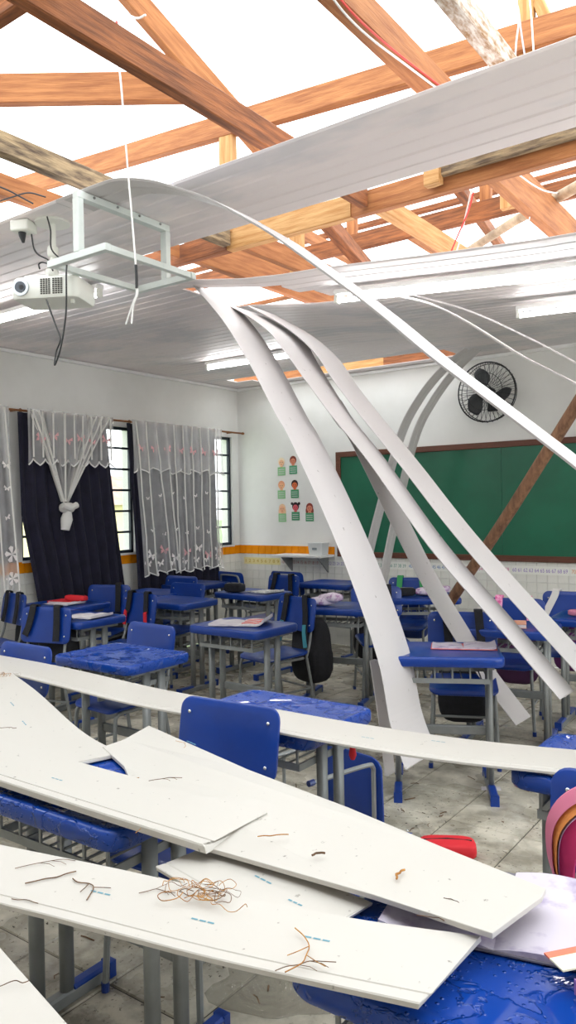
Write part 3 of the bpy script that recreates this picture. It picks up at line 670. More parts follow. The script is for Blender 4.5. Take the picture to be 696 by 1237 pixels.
# coloured number line
def text(body, loc, size, m, parent):
    c = bpy.data.curves.new('numbers', 'FONT'); c.body = body; c.size = size; c.align_x = 'LEFT'; c.fill_mode = 'FRONT'
    tmp = bpy.data.objects.new('numbers_outline', c); COL.objects.link(tmp); bpy.context.view_layer.update()
    me = bpy.data.meshes.new_from_object(tmp.evaluated_get(bpy.context.evaluated_depsgraph_get()))
    bpy.data.objects.remove(tmp); bpy.data.curves.remove(c)
    me.materials.clear(); me.materials.append(m)
    o = bpy.data.objects.new('numbers', me); link(o, parent); o.location = loc; o.rotation_euler = (math.pi/2, 0, 0)
    return o
nl = empty('number_line', (-5.97, YF-.007, .905)); tag(nl, 'long paper line of coloured numbers along the tiles under the chalkboard', 'number line')
DEC = ['C9A93E', 'C77B6A', '8A78B8', '5E9A8A', '6F8FBF', 'D3739E', '9A7FC0', 'E09A5A', '5878BC', '7DB04E']
seg = .555
for d in range(10):
    x0 = d*seg
    MB().bbox(x0, x0+seg-.004, -.0015, 0, -.04, .04).build('number_paper', mat('strip_yellow', 'EBDFA0', .8) if d == 0 else mat('strip_white', 'EDEDE6', .8), nl)
    tx = text(' '.join(str(v) for v in range(d*10+(1 if d == 0 else 0), d*10+10)), (x0+.01, -.0022, -.018), .052, mat('number_ink_%d' % d, DEC[d], .8), nl)
    tx['kind'] = 'stuff'
    tx.scale.x = seg*.94/max(v.co.x for v in tx.data.vertices)
sh = empty('wall_shelf', (-5.0, YF, 1.0)); tag(sh, 'white shelf on the far wall at the end of the orange tiles', 'shelf')
MB().bbox(-.34, .34, -.30, -.006, -.02, .005).build('shelf_board', M_WALL, sh, bevel=.003)
for s in (-.25, .25): MB().add([(s-.01, -.006, -.02), (s-.01, -.22, -.02), (s-.01, -.006, -.2), (s+.01, -.006, -.02), (s+.01, -.22, -.02), (s+.01, -.006, -.2)], [(0, 1, 2), (5, 4, 3), (0, 3, 4, 1), (1, 4, 5, 2), (2, 5, 3, 0)]).build('shelf_bracket', M_STEEL, sh)
bx = empty('storage_box', (-4.78, YF-.15, 1.005)); tag(bx, 'frosted white box with a lid on the wall shelf', 'box')
M_FROST = mat('frosted_plastic', 'E2E4E2', .4)
MB().loft([MB().rring(.085, .07, .015, 0), MB().rring(.095, .08, .015, .125)]).build('box_body', M_FROST, bx, True)
MB().loft([MB().rring(.10, .085, .015, .125), MB().rring(.10, .085, .015, .14)]).build('box_lid', M_FROST, bx, True)
MB().bbox(-.03, .03, -.084, -.078, .06, .085).build('box_label', mat('label_grey', '8C9698', .7), bx)

# ------------------------------------------------------------------ curtains
RX = -5.93
rod = empty('curtain_rod', (RX, 5.6, 2.445)); tag(rod, 'copper curtain rod along the window wall', 'curtain rod')
MB().tube([(0, -2.6, 0), (0, 1.62, 0)], .011, 10).build('rod', M_COPPER, rod, True)
MB().superell((0, 1.63, 0), (.03, .045, .03), .7, .7).build('finial', M_COPPER, rod, True)
for yy in (-1.5, 1.45, -.02): MB().tube([(0, yy, 0), (-.1, yy, 0)], .009, 8).build('rod_bracket', M_COPPER, rod, True)
rgm = MB().tube([(.017*math.cos(a), 0, .017*math.sin(a)) for a in [2*math.pi*i/12 for i in range(13)]], .004, 5, False).mesh('curtain_ring', True); rgm.materials.append(M_COPPER)
for i in range(11): piece('curtain_ring', rgm, rod, (0, -1.47+.105*i, 0))
for i in range(13): piece('curtain_ring', rgm, rod, (0, -.19+.108*i, 0))
def cloth(name, m, parent, fy, fz, nx, nz, amp, freq, phase=0.0, off=0.0, smooth=True):
    """fy(u,v) -> y; fz(u,v) -> z (both world); folds stand out along x"""
    vs, fs = [], []
    for j in range(nz+1):
        for i in range(nx+1):
            u, v = i/nx, j/nz; a = amp(u, v) if callable(amp) else amp
            x = off+a*math.sin(freq*u*2*math.pi+phase+.7*math.sin(3*v+4*u))
            vs.append((x, fy(u, v)-5.6, fz(u, v)-2.445))
    for j in range(nz):
        for i in range(nx):
            k = j*(nx+1)+i; fs.append((k, k+1, k+nx+2, k+nx+1))
    return MB().add(vs, fs).build(name, m, parent, smooth)
def hemline(name, parent, fy, fz, nx, amp, freq, phase, off, v, r=.007):
    pts = []
    for i in range(nx+1):
        u = i/nx; a = amp(u, v) if callable(amp) else amp
        pts.append((off+a*math.sin(freq*u*2*math.pi+phase+.7*math.sin(3*v+4*u))+.004, fy(u, v)-5.6, fz(u, v)-2.445))
    return MB().tube(pts, r, 5).build(name, M_HEM, parent, True)
def motif(parent, y, z, s, kind, m):
    mb = MB()
    if kind == 'butterfly':
        for sg in (-1, 1):
            mb.add([(0, 0, 0), (0, sg*.9*s, .8*s), (0, sg*1.05*s, .15*s), (0, sg*.25*s, -.05*s)], [(0, 1, 2, 3)])
            mb.add([(0, 0, 0), (0, sg*.7*s, -.1*s), (0, sg*.6*s, -.75*s), (0, sg*.12*s, -.4*s)], [(0, 1, 2, 3)])
    else:
        for a in range(5):
            t = 2*math.pi*a/5+.3; c, s_ = math.cos(t), math.sin(t)
            mb.add([(0, 0, 0), (0, s*(c-.4*s_), s*(s_+.4*c)), (0, s*1.25*c, s*1.25*s_), (0, s*(c+.4*s_), s*(s_-.4*c))], [(0, 1, 2, 3)])
    o = mb.build(kind, m, parent); o.location = (.075+random.uniform(-.004, .004), y-5.6, z-2.445)
    sd = o.modifiers.new('thick', 'SOLIDIFY'); sd.thickness = .002
    o.rotation_euler = (random.uniform(-.5, .5), 0, 0)
    return o
zig = lambda u, n, a: a*abs(((u*n) % 1)-.5)*2
# dark curtains
c1 = empty('dark_curtain', (RX, 5.6, 2.445)); tag(c1, 'navy blackout curtain behind the knotted lace', 'curtain')
cloth('cloth', M_NAVYCURT, c1, lambda u, v: (4.10+.02*v+.22*max(0, v-.5)*1.6)*(1-u)+(5.10+.22*v)*u, lambda u, v: 2.43*(1-v)+(.60+.02*math.sin(9*u))*v, 90, 14, lambda u, v: .012+.02*v, 9)
c2 = empty('dark_curtain', (RX, 5.6, 2.445)); tag(c2, 'navy blackout curtain behind the straight hanging lace', 'curtain')
cloth('cloth', M_NAVYCURT, c2, lambda u, v: (5.37+.12*v)*(1-u)+(6.72+.03*v)*u, lambda u, v: 2.43*(1-v)+(.62+.02*math.sin(9*u))*v, 110, 12, lambda u, v: .012+.014*v, 11)
# straight lace with valance
l2 = empty('lace_curtain', (RX, 5.6, 2.445)); tag(l2, 'sheer white lace curtain with butterflies hanging straight', 'curtain')
fy2 = lambda u, v: 5.40*(1-u)+6.76*u+(.13*(1-u)**2)*v*(1 if v > 0 else 0)
fz2 = lambda u, v: 2.45*(1-v)+(.90-.05*zig(u, 7, 1)+.0*u)*v
am2 = lambda u, v: .012+.02*v
cloth('lace', M_LACE, l2, fy2, fz2, 150, 12, am2, 9, 0, .05); hemline('hem', l2, fy2, fz2, 150, am2, 9, 0, .05, 1.0)
fv2 = lambda u, v: 2.46*(1-v)+(1.98-.06*zig(u, 7, 1))*v
cloth('valance', M_LACE, l2, lambda u, v: 5.38*(1-u)+6.77*u, fv2, 150, 5, am2, 9, .6, .065); hemline('hem', l2, lambda u, v: 5.38*(1-u)+6.77*u, fv2, 150, am2, 9, .6, .065, 1.0)
for i in range(10):
    u = (i+.3)/10; pts = [(.05+am2(u, v)+.006, fy2(u, v)+random.uniform(-.008, .008)-5.6+(.10*v if i in (2, 3) else 0), fz2(u, v)-2.445) for v in [k/8 for k in range(9)]]
    MB().tube(pts, .008, 5).build('fold', M_LACE2, l2, True)
for i in range(7):
    motif(l2, 5.62+.175*i, 1.07+.05*math.sin(i*2.1), .06, 'butterfly', M_EMBP if i % 2 else M_EMB)
    motif(l2, 5.57+.18*i, .98, .045, 'butterfly', M_EMB)
    motif(l2, 5.50+.19*i, 2.18, .05, 'butterfly', M_EMBP)
    motif(l2, 5.58+.18*i, 1.66+.03*(i % 3), .022, 'butterfly', M_EMB); motif(l2, 5.64+.17*i, 1.33-.05*(i % 2), .026, 'butterfly', M_EMB)
# knotted lace
l1 = empty('lace_curtain', (RX, 5.6, 2.445)); tag(l1, 'sheer white lace curtain tied into a knot', 'curtain')
def kn(u, v):
    y = 4.17*(1-u)+5.13*u; t = max(0, v)**.95; return y*(1-t)+(4.545+.05*(u-.5))*t
fzk = lambda u, v: 2.45*(1-v)+1.63*v
amk = lambda u, v: .016+.01*v
def sub(name, u0, u1, m):
    cloth(name, m, l1, lambda u, v: kn(u0+(u1-u0)*u, v), fzk, 40, 16, amk, 4, u0*9, .055)
sub('gathered_side', 0, .17, M_LACE2); sub('gathered_middle', .17, .66, M_LACE); sub('gathered_side', .66, 1, M_LACE3)
for u in (.03, .10, .40, .78, .86, .95):
    MB().tube([(.075, kn(u, v)-5.6, fzk(u, v)-2.445) for v in [k/10 for k in range(11)]], .010, 5).build('fold', M_LACE2, l1, True)
fvk = lambda u, v: 2.46*(1-v)+(2.02-.06*zig(u, 8, 1)-.0*u)*v
cloth('valance', M_LACE, l1, lambda u, v: 4.15*(1-u)+5.14*u, fvk, 120, 5, .016, 8, .6, .065); hemline('hem', l1, lambda u, v: 4.15*(1-u)+5.14*u, fvk, 120, .016, 8, .6, .065, 1.0)
for i in range(9): MB().tube([(.085, 4.2+.11*i+.01*math.sin(i*5)-5.6, z-2.445) for z in (2.44, 2.3, 2.16, 2.03)], .008, 5).build('fold', M_LACE2, l1, True)
kb = MB().superell((.09, 4.545-5.6, 1.575-2.445), (.09, .16, .10), .8, .8, 16, 10).build('knot', M_LACE2, l1, True)
kt = MB().tube([(.14, 4.46-5.6, 1.60-2.445), (.15, 4.53-5.6, 1.57-2.445), (.15, 4.61-5.6, 1.60-2.445)], .03, 8).build('knot_wrap', M_LACE2, l1, True)
MB().tube([(.10, 4.545-5.6, 1.55-2.445), (.10, 4.53-5.6, 1.47-2.445), (.10, 4.51-5.6, 1.37-2.445)], .055, 10, taper=[.6, 1, .7]).build('knot_tail', M_LACE2, l1, True)
for i in range(6): motif(l1, 4.28+.15*i, 2.2+.03*(i % 2), .05, 'butterfly', M_EMBP)
# third lace at the left edge
l3 = empty('lace_curtain', (RX, 5.6, 2.445)); tag(l3, 'sheer white lace curtain with flowers cut by the left edge', 'curtain')
f3 = lambda u, v: 3.2*(1-u)+(3.94+.12*v)*u
cloth('lace', M_LACE, l3, f3, lambda u, v: 2.45*(1-v)+(.84-.04*zig(u, 4, 1))*v, 70, 10, am2, 5, 0, .05)
for uu in (.35, .62, .8, .97): MB().tube([(.08, f3(uu, v)-5.6, 2.45*(1-v)+.86*v-2.445) for v in [k/8 for k in range(9)]], .008, 5).build('fold', M_LACE2, l3, True)
cloth('valance', M_LACE, l3, lambda u, v: 3.2*(1-u)+3.97*u, lambda u, v: 2.46*(1-v)+(2.0-.06*zig(u, 4, 1))*v, 70, 4, .016, 5, .6, .065)
for z, s in ((1.18, .06), (1.5, .03), (1.75, .03), (.97, .05), (1.95, .04)): motif(l3, 3.93+.04*(z < 1.3), z, s, 'flower' if z < 1.3 else 'butterfly', M_EMB)
cloth('backing', M_NAVYCURT, l3, lambda u, v: 3.2*(1-u)+(3.93+.13*v)*u, lambda u, v: 2.43*(1-v)+1.1*v, 50, 8, .012, 6)

# ------------------------------------------------------------------ school desks
def make_desk(topmat):
    r = empty('school_desk')
    hx, hy = .31, .235; b = MB(); R = b.rring
    rings = [R(hx-.03, hy-.03, .03, .722, 6), R(hx-.006, hy-.006, .05, .708, 6), R(hx, hy, .055, .718, 6), R(hx, hy, .055, .748, 6), R(hx-.004, hy-.004, .052, .756, 6),
             R(hx-.012, hy-.012, .045, .760, 6), R(hx-.03, hy-.03, .035, .759, 6), R(hx-.034, hy-.034, .033, .757, 6)]
    b.loft(rings).build('desktop', topmat, r, True)
    pm = MB().loft([[(q[0], q[1], z) for q in MB().rring(.015, .025, .0145, 0, 3)] for z in (.04, .70)]).mesh('post', True); pm.materials.append(M_STEEL)
    fm = MB().loft([[(p[0], y, p[1]+.0) for p in [(-.019, .004), (.019, .004), (.019, .036), (.012, .044), (-.012, .044), (-.019, .036)]] for y in (-.225, .225)]).mesh('foot'); fm.materials.append(M_STEEL)
    cm = MB().loft([[(p[0], y, p[1]) for p in [(-.021, .040), (.021, .040), (.021, .046), (.014, .054), (-.014, .054), (-.021, .046)]] for y in (-.228, -.07)]).mesh('foot_cap'); cm.materials.append(M_BLUE)
    em = MB().box((0, 0, .027), (.044, .026, .054)).mesh('foot_end'); em.materials.append(M_BLUE)
    for s in (-1, 1):
        for y in (-.055, .055): piece('post', pm, r, (s*.245, y, 0))
        f = piece('foot', fm, r, (s*.245, 0, 0))
        piece('foot_cap', cm, f); piece('foot_cap', cm, f, rot=(0, 0, math.pi))
        piece('foot_end', em, f, (0, -.226, 0)); piece('foot_end', em, f, (0, .226, 0))
        MB().bbox(s*.245-.014, s*.245+.014, -.17, .17, .685, .71).build('top_rail', M_STEEL, r)
    MB().bbox(-.245, .245, .05, .075, .28, .33).build('crossbar', M_STEEL, r, bevel=.006)
    k = MB()
    k.bbox(-.235, .235, -.185, -.178, .615, .64).bbox(-.235, .235, .118, .125, .615, .64).bbox(-.235, -.228, -.18, .12, .615, .64).bbox(.228, .235, -.18, .12, .615, .64)
    ks = k.build('book_basket', M_STEEL, r)
    wv = MB().box((0, -.03, .617), (.006, .30, .006)).mesh('basket_wire'); wv.materials.append(M_STEEL)
    wp = MB().bbox(-.004, .004, -.185, -.178, .64, .71).mesh('basket_strut'); wp.materials.append(M_STEEL)
    for i in range(9): piece('basket_wire', wv, ks, (-.2+.05*i, 0, 0))
    for i in range(6): piece('basket_strut', wp, ks, (-.225+.09*i, 0, 0))
    return r
def make_chair():
    r = empty('school_chair')
    # seat: curved rounded slab
    def slab(hx, hy, rad, zf, th, n=5):
        b = MB(); out = []
        def ring(s, dz): return [(x, y, zf(x, y)+dz) for x, y, _ in b.rring(hx*s[0], hy*s[1], rad, 0, n)]
        return b.loft([ring((.97, .97), -th), ring((1, 1), -th+.004), ring((1, 1), -.004), ring((.97, .97), 0)]+[[(x*k, y*k, zf(x*k, y*k)) for x, y, _ in b.rring(hx*.97, hy*.97, rad, 0, n)] for k in (.75, .5, .25, .02)])
    zf = lambda x, y: .452+.5*x*x*.5-.9*max(0, -y-.12)**2*3+.25*max(0, y-.1)
    slab(.20, .195, .06, zf, .016).build('seat', M_BLUE, r, True)
    # backrest
    def back(x, z, f): return (x, .205+.16*(z-.6)-.22*x*x+f, z)
    hx, hz = .215, .125; b = MB(); rings = []
    for s, f in ((.97, .016), (1, .012), (1, .004), (.97, 0), (.75, 0), (.5, 0), (.25, 0), (.02, 0)):
        rings.append([back(x*(s if s < .97 else 1)*(s if s >= .97 else 1), .735+z*s, f) for x, z, _ in b.rring(hx, hz, .045, 0, 5)])
    bk = b.loft(rings).build('backrest', M_BLUE, r, True)
    rv = MB().superell((0, 0, 0), (.014, .008, .014), 1, 1, 8, 6).mesh('rivet', True); rv.materials.append(M_RIVET)
    for sx in (-.172, .172):
        for z in (.662, .808):
            p = back(sx, z, -.003); piece('rivet', rv, bk, p)
    for s in (-1, 1):
        MB().tube(crom([(s*.195, -.19, .012), (s*.18, -.175, .36), (s*.176, -.155, .418), (s*.172, -.10, .428), (s*.172, .14, .428)], 5), .011, 8).build('leg', M_STEEL, r, True)
        MB().tube([(s*.195, .245, .012), (s*.176, .17, .425)], .011, 8).build('leg', M_STEEL, r, True)
        MB().tube([(s*.187, -.182, .20), (s*.186, .21, .20)], .008, 8).build('stretcher', M_STEEL, r, True)
        for y, x in ((-.19, .195), (.245, .195)): MB().tube([(s*x, y, 0), (s*x, y, .03)], .0135, 8).build('leg_cap', M_NAVY, r, True)
    MB().tube([(-.186, .21, .20), (.186, .21, .20)], .008, 8).build('stretcher', M_STEEL, r, True)
    MB().tube(crom([(-.174, .165, .42), (-.165, .215, .55), (-.16, .245, .74), (-.15, .255, .80), (-.11, .262, .825), (.11, .262, .825), (.15, .255, .80), (.16, .245, .74), (.165, .215, .55), (.174, .165, .42)], 5), .0105, 8).build('back_frame', M_STEEL, r, True)
    return r
desk0 = make_desk(M_BLUE); chair0 = make_chair(); bpy.context.view_layer.update(); index_tree(desk0); index_tree(chair0)
FIRST = {'desk': True, 'chair': True}
GD, GC = 'blue school desks of the classroom', 'blue school chairs of the classroom'
def desk(x, y, deg, label, wet=False, tilt=None):
    o = desk0 if FIRST['desk'] else copy_tree(desk0); FIRST['desk'] = False
    o.location = (x, y, 0); o.rotation_euler = (0, 0, math.radians(deg)); tag(o, label, 'desk', GD)
    if wet: WETS.append(o)
    return o
WETS = []
def chair(bx_, by_, deg, label):
    """placed by the foot of its backrest; 0 deg faces -y"""
    o = chair0 if FIRST['chair'] else copy_tree(chair0); FIRST['chair'] = False
    off = yawmat(math.radians(deg)) @ Vector((0, .215, 0))
    o.location = (bx_-off.x, by_-off.y, 0); o.rotation_euler = (0, 0, math.radians(deg)); tag(o, label, 'chair', GC)
    return o
DA = desk(-3.24, 2.87, 0, 'wet blue desk strewn with water drops, in front of the long board at the left', True)
DB = desk(-3.33, 4.03, -1, 'blue desk with an open striped notebook, at the centre left')
DC = desk(-1.80, 3.87, 27, 'blue desk with a soaked notebook and straw, right of the widest hanging board')
D1 = desk(-5.42, 4.20, 4, 'blue desk with a red notebook beside the dark curtain')
D2 = desk(-4.69, 3.72, 0, 'blue desk with loose paper behind the chair with black straps')
D3 = desk(-5.38, 5.20, 6, 'empty blue desk below the lace curtain, in the far left')
D4 = desk(-4.74, 4.82, 0, 'empty blue desk between the paper desk and the pencil case desk')
D5 = desk(-4.52, 5.62, -6, 'blue desk with a black pencil case and an open book')
D6 = desk(-3.30, 5.18, 14, 'blue desk with a crumpled lilac cloth, half hidden by the widest hanging board')
D7 = desk(-3.0, 6.08, 30, 'blue desk with a folded pink cloth below the chalkboard')
D8 = desk(-1.80, 4.86, 8, 'blue desk with a flesh coloured book under the hanging boards')
D9 = desk(-1.38, 5.52, 4, 'blue desk cut by the right edge, below the chalkboard')
D10 = desk(-1.81, 2.385, 0, 'wet blue desk under the long board in the middle', True)
D12 = desk(-1.76, 1.475, 1, 'blue desk under the white boards at the lower left', True)
D13 = desk(-.495, 1.29, 0, 'soaked blue desk in the lower right corner', True)
D14 = desk(-.52, 2.445, 0, 'wet blue desk cut by the right edge, behind the pink towel', True)
D16 = desk(-5.58, 5.98, 90, 'dark topped desk in the far left corner below the lace')
D17 = desk(-4.33, 6.72, 0, 'blue desk in the far corner under the wall shelf')
for o in WETS:
    for c in o.children:
        if c.name.startswith('desktop'):
            c.data = c.data.copy(); c.data.materials.clear(); c.data.materials.append(M_WET)
for c in D16.children:
    if c.name.startswith('desktop'):
        c.data = c.data.copy(); c.data.materials.clear(); c.data.materials.append(M_NAVY)

CA = chair(-3.40, 3.22, -4, 'blue chair pushed in behind the wet desk with drops')
CB = chair(-3.42, 4.76, -14, 'blue chair carrying a black backpack at the centre left')
CC = chair(-1.99, 4.58, 24, 'blue chair behind the desk with the soaked notebook')
C0 = chair(-5.68, 3.84, -10, 'blue chair with a black strap cut by the left edge')
C60 = chair(-4.64, 3.40, 14, 'blue chair with two black straps at the left, in front of the paper desk')
C114 = chair(-5.50, 4.72, 20, 'blue chair with one black strap behind the red notebook')
C171 = chair(-4.72, 4.36, -4, 'blue chair with black and red straps behind the paper desk')
C183 = chair(-5.52, 5.68, 2, 'blue chair without straps below the lace curtain')
C222 = chair(-4.94, 5.16, 0, 'blue chair with a white gleam on its backrest')
C257 = chair(-5.38, 6.34, 168, 'blue chair seen from behind in the far left corner')
C352 = chair(-4.62, 6.22, -8, 'blue chair with red and black straps behind the pencil case desk')
C367 = chair(-4.84, 6.62, 178, 'blue chair seen from behind under the wall shelf')
C465 = chair(-3.22, 5.66, 40, 'blue chair turned aside with a black backpack, right of the widest hanging board')
C483 = chair(-3.34, 6.52, 16, 'blue chair with green straps below the chalkboard')
C633 = chair(-1.96, 5.42, 10, 'blue chair with pink straps under the hanging boards')
C683 = chair(-1.72, 6.02, 12, 'blue chair with a white strap at the right edge')
C285 = chair(-1.785, 2.05, 4, 'blue chair in front of the long board, nearest of the empty chairs')
C30 = chair(-3.46, 2.39, 0, 'blue chair cut by the left edge behind the long board')
C690 = chair(-.42, 2.01, 4, 'blue chair with a pink striped towel at the right edge')
CX_ = chair(-1.70, 3.2, 0, 'blue chair fallen on its back behind the wet middle desk')
CX_.location = (-1.70, 2.76, .232); CX_.rotation_euler = (math.radians(-90), 0, math.radians(-12))
CX_.location = (-2.02, 2.66, .205)

# ------------------------------------------------------------------ backpacks hung on the chairs (built in the chair's own frame)
def strap_path(s, lean, zend):
    x0 = s*.10
    pts = [(x0, .275, .74), (x0, .262, .845), (x0+.0*lean, .252, .874), (x0+.1*lean, .222, .872), (x0+.2*lean, .207+.16*.21-.012-.012, .83), (x0+.6*lean, .205+.16*.13-.022, .73), (x0+lean, .205+.16*(zend-.6)-.026, zend)]
    return pts
def ribbon(mb, pts, w, th=.004, n=5):
    P = crom(pts, n); rings = []
    for i, p in enumerate(P):
        t = (P[min(i+1, len(P)-1)]-P[max(i-1, 0)]).normalized(); wv = Vector((1, 0, 0)); wv = (wv-t*wv.dot(t)).normalized(); nn = wv.cross(t)
        c = -.55*.45*0
        rings.append([p+wv*(w/2)+nn*th, p-wv*(w/2)+nn*th, p-wv*(w/2)-nn*th, p+wv*(w/2)-nn*th])
    return mb.loft(rings)
def backpack(ch, label, body, strapm, endm=None, straps=((-1, -.02, .62), (1, .02, .62)), size=(.31, .17, .44), zc=.47, pocket=None, body_on=True):
    o = empty('backpack', ch.location, ch.rotation_euler.z); tag(o, label, 'backpack', 'backpacks hung on the chairs')
    if body_on:
        def bul(q): return Vector((q.x*(1-.12*q.z/size[2]), q.y*(1-.25*q.z/size[2]), q.z))
        bd = MB().superell((0, .275+size[1]/2, zc), size, .55, .5, 20, 12, bulge=bul).build('bag_body', body, o, True)
        MB().superell((0, .275+size[1]*.92, zc-.09), (size[0]*.75, size[1]*.5, size[2]*.45), .5, .45, 16, 10).build('front_pocket', pocket or body, o, True)
        MB().tube([(-size[0]*.36, .275+size[1]*.8, zc+.06), (0, .275+size[1]*1.02, zc+.1), (size[0]*.36, .275+size[1]*.8, zc+.06)], .005, 6).build('zipper', M_STEEL, bd, True)
    for s, lean, ze in straps:
        st = ribbon(MB(), strap_path(s, lean, ze), .052).build('strap', strapm, o, True)
        if endm:
            e = strap_path(s, lean, ze)[-3:]; e = [(e[1][0]*.5+e[2][0]*.5, e[1][1]*.5+e[2][1]*.5-.006, e[1][2]*.5+e[2][2]*.5), (e[2][0], e[2][1]-.006, e[2][2]), (e[2][0]+lean*.4, e[2][1]-.012, e[2][2]-.10)]
            ribbon(MB(), e, .034).build('strap_end', endm, st, True)
    return o
backpack(CB, 'large black backpack on the centre left chair, teal strap end', M_FABRIC, M_FABRIC, mat('teal_webbing', '3F8C9A', .8), ((-1, -.03, .62), (1, .045, .60)), (.33, .2, .5), .44)
backpack(C60, 'black and dark red backpack on the chair at the left', M_FABRIC, M_FABRIC, None, ((-1, -.06, .66), (1, .015, .63)), (.30, .17, .46), .56, mat('maroon_fabric', '7A2430', .8))
backpack(C171, 'backpack with black straps ending in bright red webbing', M_FABRIC, M_FABRIC, M_RED, ((-1, -.03, .70), (1, .02, .70)), (.28, .15, .36), .46)
backpack(C0, 'black backpack on the chair at the left edge', M_FABRIC, M_FABRIC, None, ((1, .0, .62), (-1, -.02, .62)), (.32, .2, .5), .42)
backpack(C114, 'black backpack on the chair behind the red notebook', M_FABRIC, M_FABRIC, None, ((1, .01, .62),), (.28, .15, .4), .45)
backpack(C352, 'backpack with red edged black straps in the far middle', M_FABRIC, M_FABRIC, M_RED, ((-1, -.05, .68), (1, .03, .66)), (.28, .15, .36), .46)
backpack(C465, 'black backpack with a steel buckle beside the widest hanging board', M_FABRIC, M_FABRIC, None, ((1, .0, .61),), (.34, .22, .44), .44)
backpack(C483, 'dark blue backpack with green straps below the chalkboard', M_NAVY, M_GREENS, None, ((-1, -.02, .70), (1, .03, .68)), (.28, .15, .34), .44)
backpack(CC, 'black backpack on the chair behind the soaked notebook', M_FABRIC, M_FABRIC, None, ((1, .02, .62), (-1, .02, .62)), (.32, .18, .46), .36)
backpack(C633, 'pink patterned backpack on the chair under the hanging boards', mat('dark_plum_fabric', '4A2348', .8), M_PINK, None, ((-1, -.015, .66), (1, .03, .66)), (.3, .17, .4), .42)
backpack(C683, 'purple backpack with a white strap at the right edge', mat('purple_fabric', '6B2C6E', .8), mat('grey_white_strap', 'D9D6D2', .8), None, ((-1, -.12, .63),), (.3, .16, .38), .42)

# towel over the near right chair
tw = empty('striped_towel', C690.location, C690.rotation_euler.z); tag(tw, 'pink towel with an orange stripe draped over the chair at the right edge', 'towel')
def drape(name, m, a, b, c, th=.012):
    P = []
    path = [(-.205, .24, .58), (-.215, .225, .66), (-.205, .205, .76), (-.16, .20, .83), (-.08, .20, .875), (.03, .21, .90), (.12, .24, .895)]
    rings = []
    for i, p in enumerate(crom(path, 5)):
        t = i/30; n1 = Vector((.55+.3*t, -.1, -.6)).normalized()
        q0 = p+n1*(a*(.6+.5*t))+Vector((0, -.03-.03*math.sin(math.pi*t), 0)); q1 = p+n1*(b*(.6+.5*t))+Vector((0, -.03-.03*math.sin(math.pi*t)-c, 0))
        rings.append([q0, q1, q1+Vector((0, th, 0)), q0+Vector((0, th, 0))])
    MB().loft(rings).build(name, m, tw, True)
drape('towel_cloth', mat('rose_cloth', 'D87A96', .8), 0, .035, .01); drape('orange_stripe', M_ORANGECL, .035, .06, .012); drape('lilac_stripe', mat('lilac_cloth', 'B79BB8', .8), .06, .068, .012); drape('hot_pink_band', M_HOTPINK, .068, .135, .004, .03)
MB().tube(crom([(-.18, .27, .60), (-.17, .28, .45), (-.13, .29, .33), (-.10, .27, .30)], 5), .02, 8).build('towel_tail', M_HOTPINK, tw, True)

# ------------------------------------------------------------------ things on the desks
ZD = .7605
def local(d, x, y, z=ZD):
    q = yawmat(d.rotation_euler.z) @ Vector((x, y, 0)); return (d.location.x+q.x, d.location.y+q.y, z)
def open_book(loc, deg, label, w=.17, h=.24, m=M_PAPER, cover=None, stripes=None, curl=.02, lift=.0, nm='notebook'):
    o = empty(nm, loc, math.radians(deg)); tag(o, label, 'notebook' if nm == 'notebook' else 'book')
    if cover: MB().bbox(-w-.006, w+.006, -h/2-.005, h/2+.005, 0, .003).build('cover', cover, o)
    for s in (-1, 1):
        rings = []
        for k in range(9):
            t = k/8; x = s*w*t; z = .004+.012*math.sin(math.pi*min(1, t*1.15))*(1-.4*t)+curl*max(0, t-.6)**2*6*(1 if s > 0 else lift)
            rings.append([(x, -h/2, z), (x, h/2, z+.004*s), (x, h/2, .002+max(0, z-.016)*.8), (x, -h/2, .002+max(0, z-.016)*.8)])
        if s < 0: rings = rings[::-1]
        pg = MB().loft(rings).build('page_block', m, o, True)
        if stripes and s > 0:
            for q in stripes:
                r2 = []
                for k in range(1, 8):
                    t = k/8; x = w*t; z = .0095+.012*math.sin(math.pi*min(1, t*1.15))*(1-.4*t)+curl*max(0, t-.6)**2*6
                    r2.append([(x, h*q-.011, z), (x, h*q+.011, z), (x, h*q+.011, z-.006), (x, h*q-.011, z-.006)])
                MB().loft(r2).build('printed_stripe', M_REDPRINT, pg)
    return o
def closed_book(loc, deg, label, w, h, t, coverm, pagem=M_PAPER, nm='book'):
    o = empty(nm, loc, math.radians(deg)); tag(o, label, nm)
    MB().bbox(-w/2, w/2, -h/2, h/2, 0, .003).build('cover', coverm, o); MB().bbox(-w/2+.003, w/2-.003, -h/2+.004, h/2-.004, .003, t-.003).build('page_block', pagem, o)
    MB().bbox(-w/2, w/2, -h/2, h/2, t-.003, t).build('cover', coverm, o); MB().bbox(-w/2-.002, -w/2+.002, -h/2, h/2, 0, t).build('spine', coverm, o); return o
def pencil_case(loc, deg, label, s, m, z0=None):
    o = empty('pencil_case', loc, math.radians(deg)); tag(o, label, 'pencil case')
    MB().superell((0, 0, s[2]/2), s, .5, .45, 18, 10).build('case_body', m, o, True)
    MB().tube([(-s[0]*.42, 0, s[2]*.93), (0, .004, s[2]*1.0), (s[0]*.42, 0, s[2]*.93)], .004, 6).build('zipper', M_BLACK if m != M_FABRIC else M_STEEL, o, True); return o
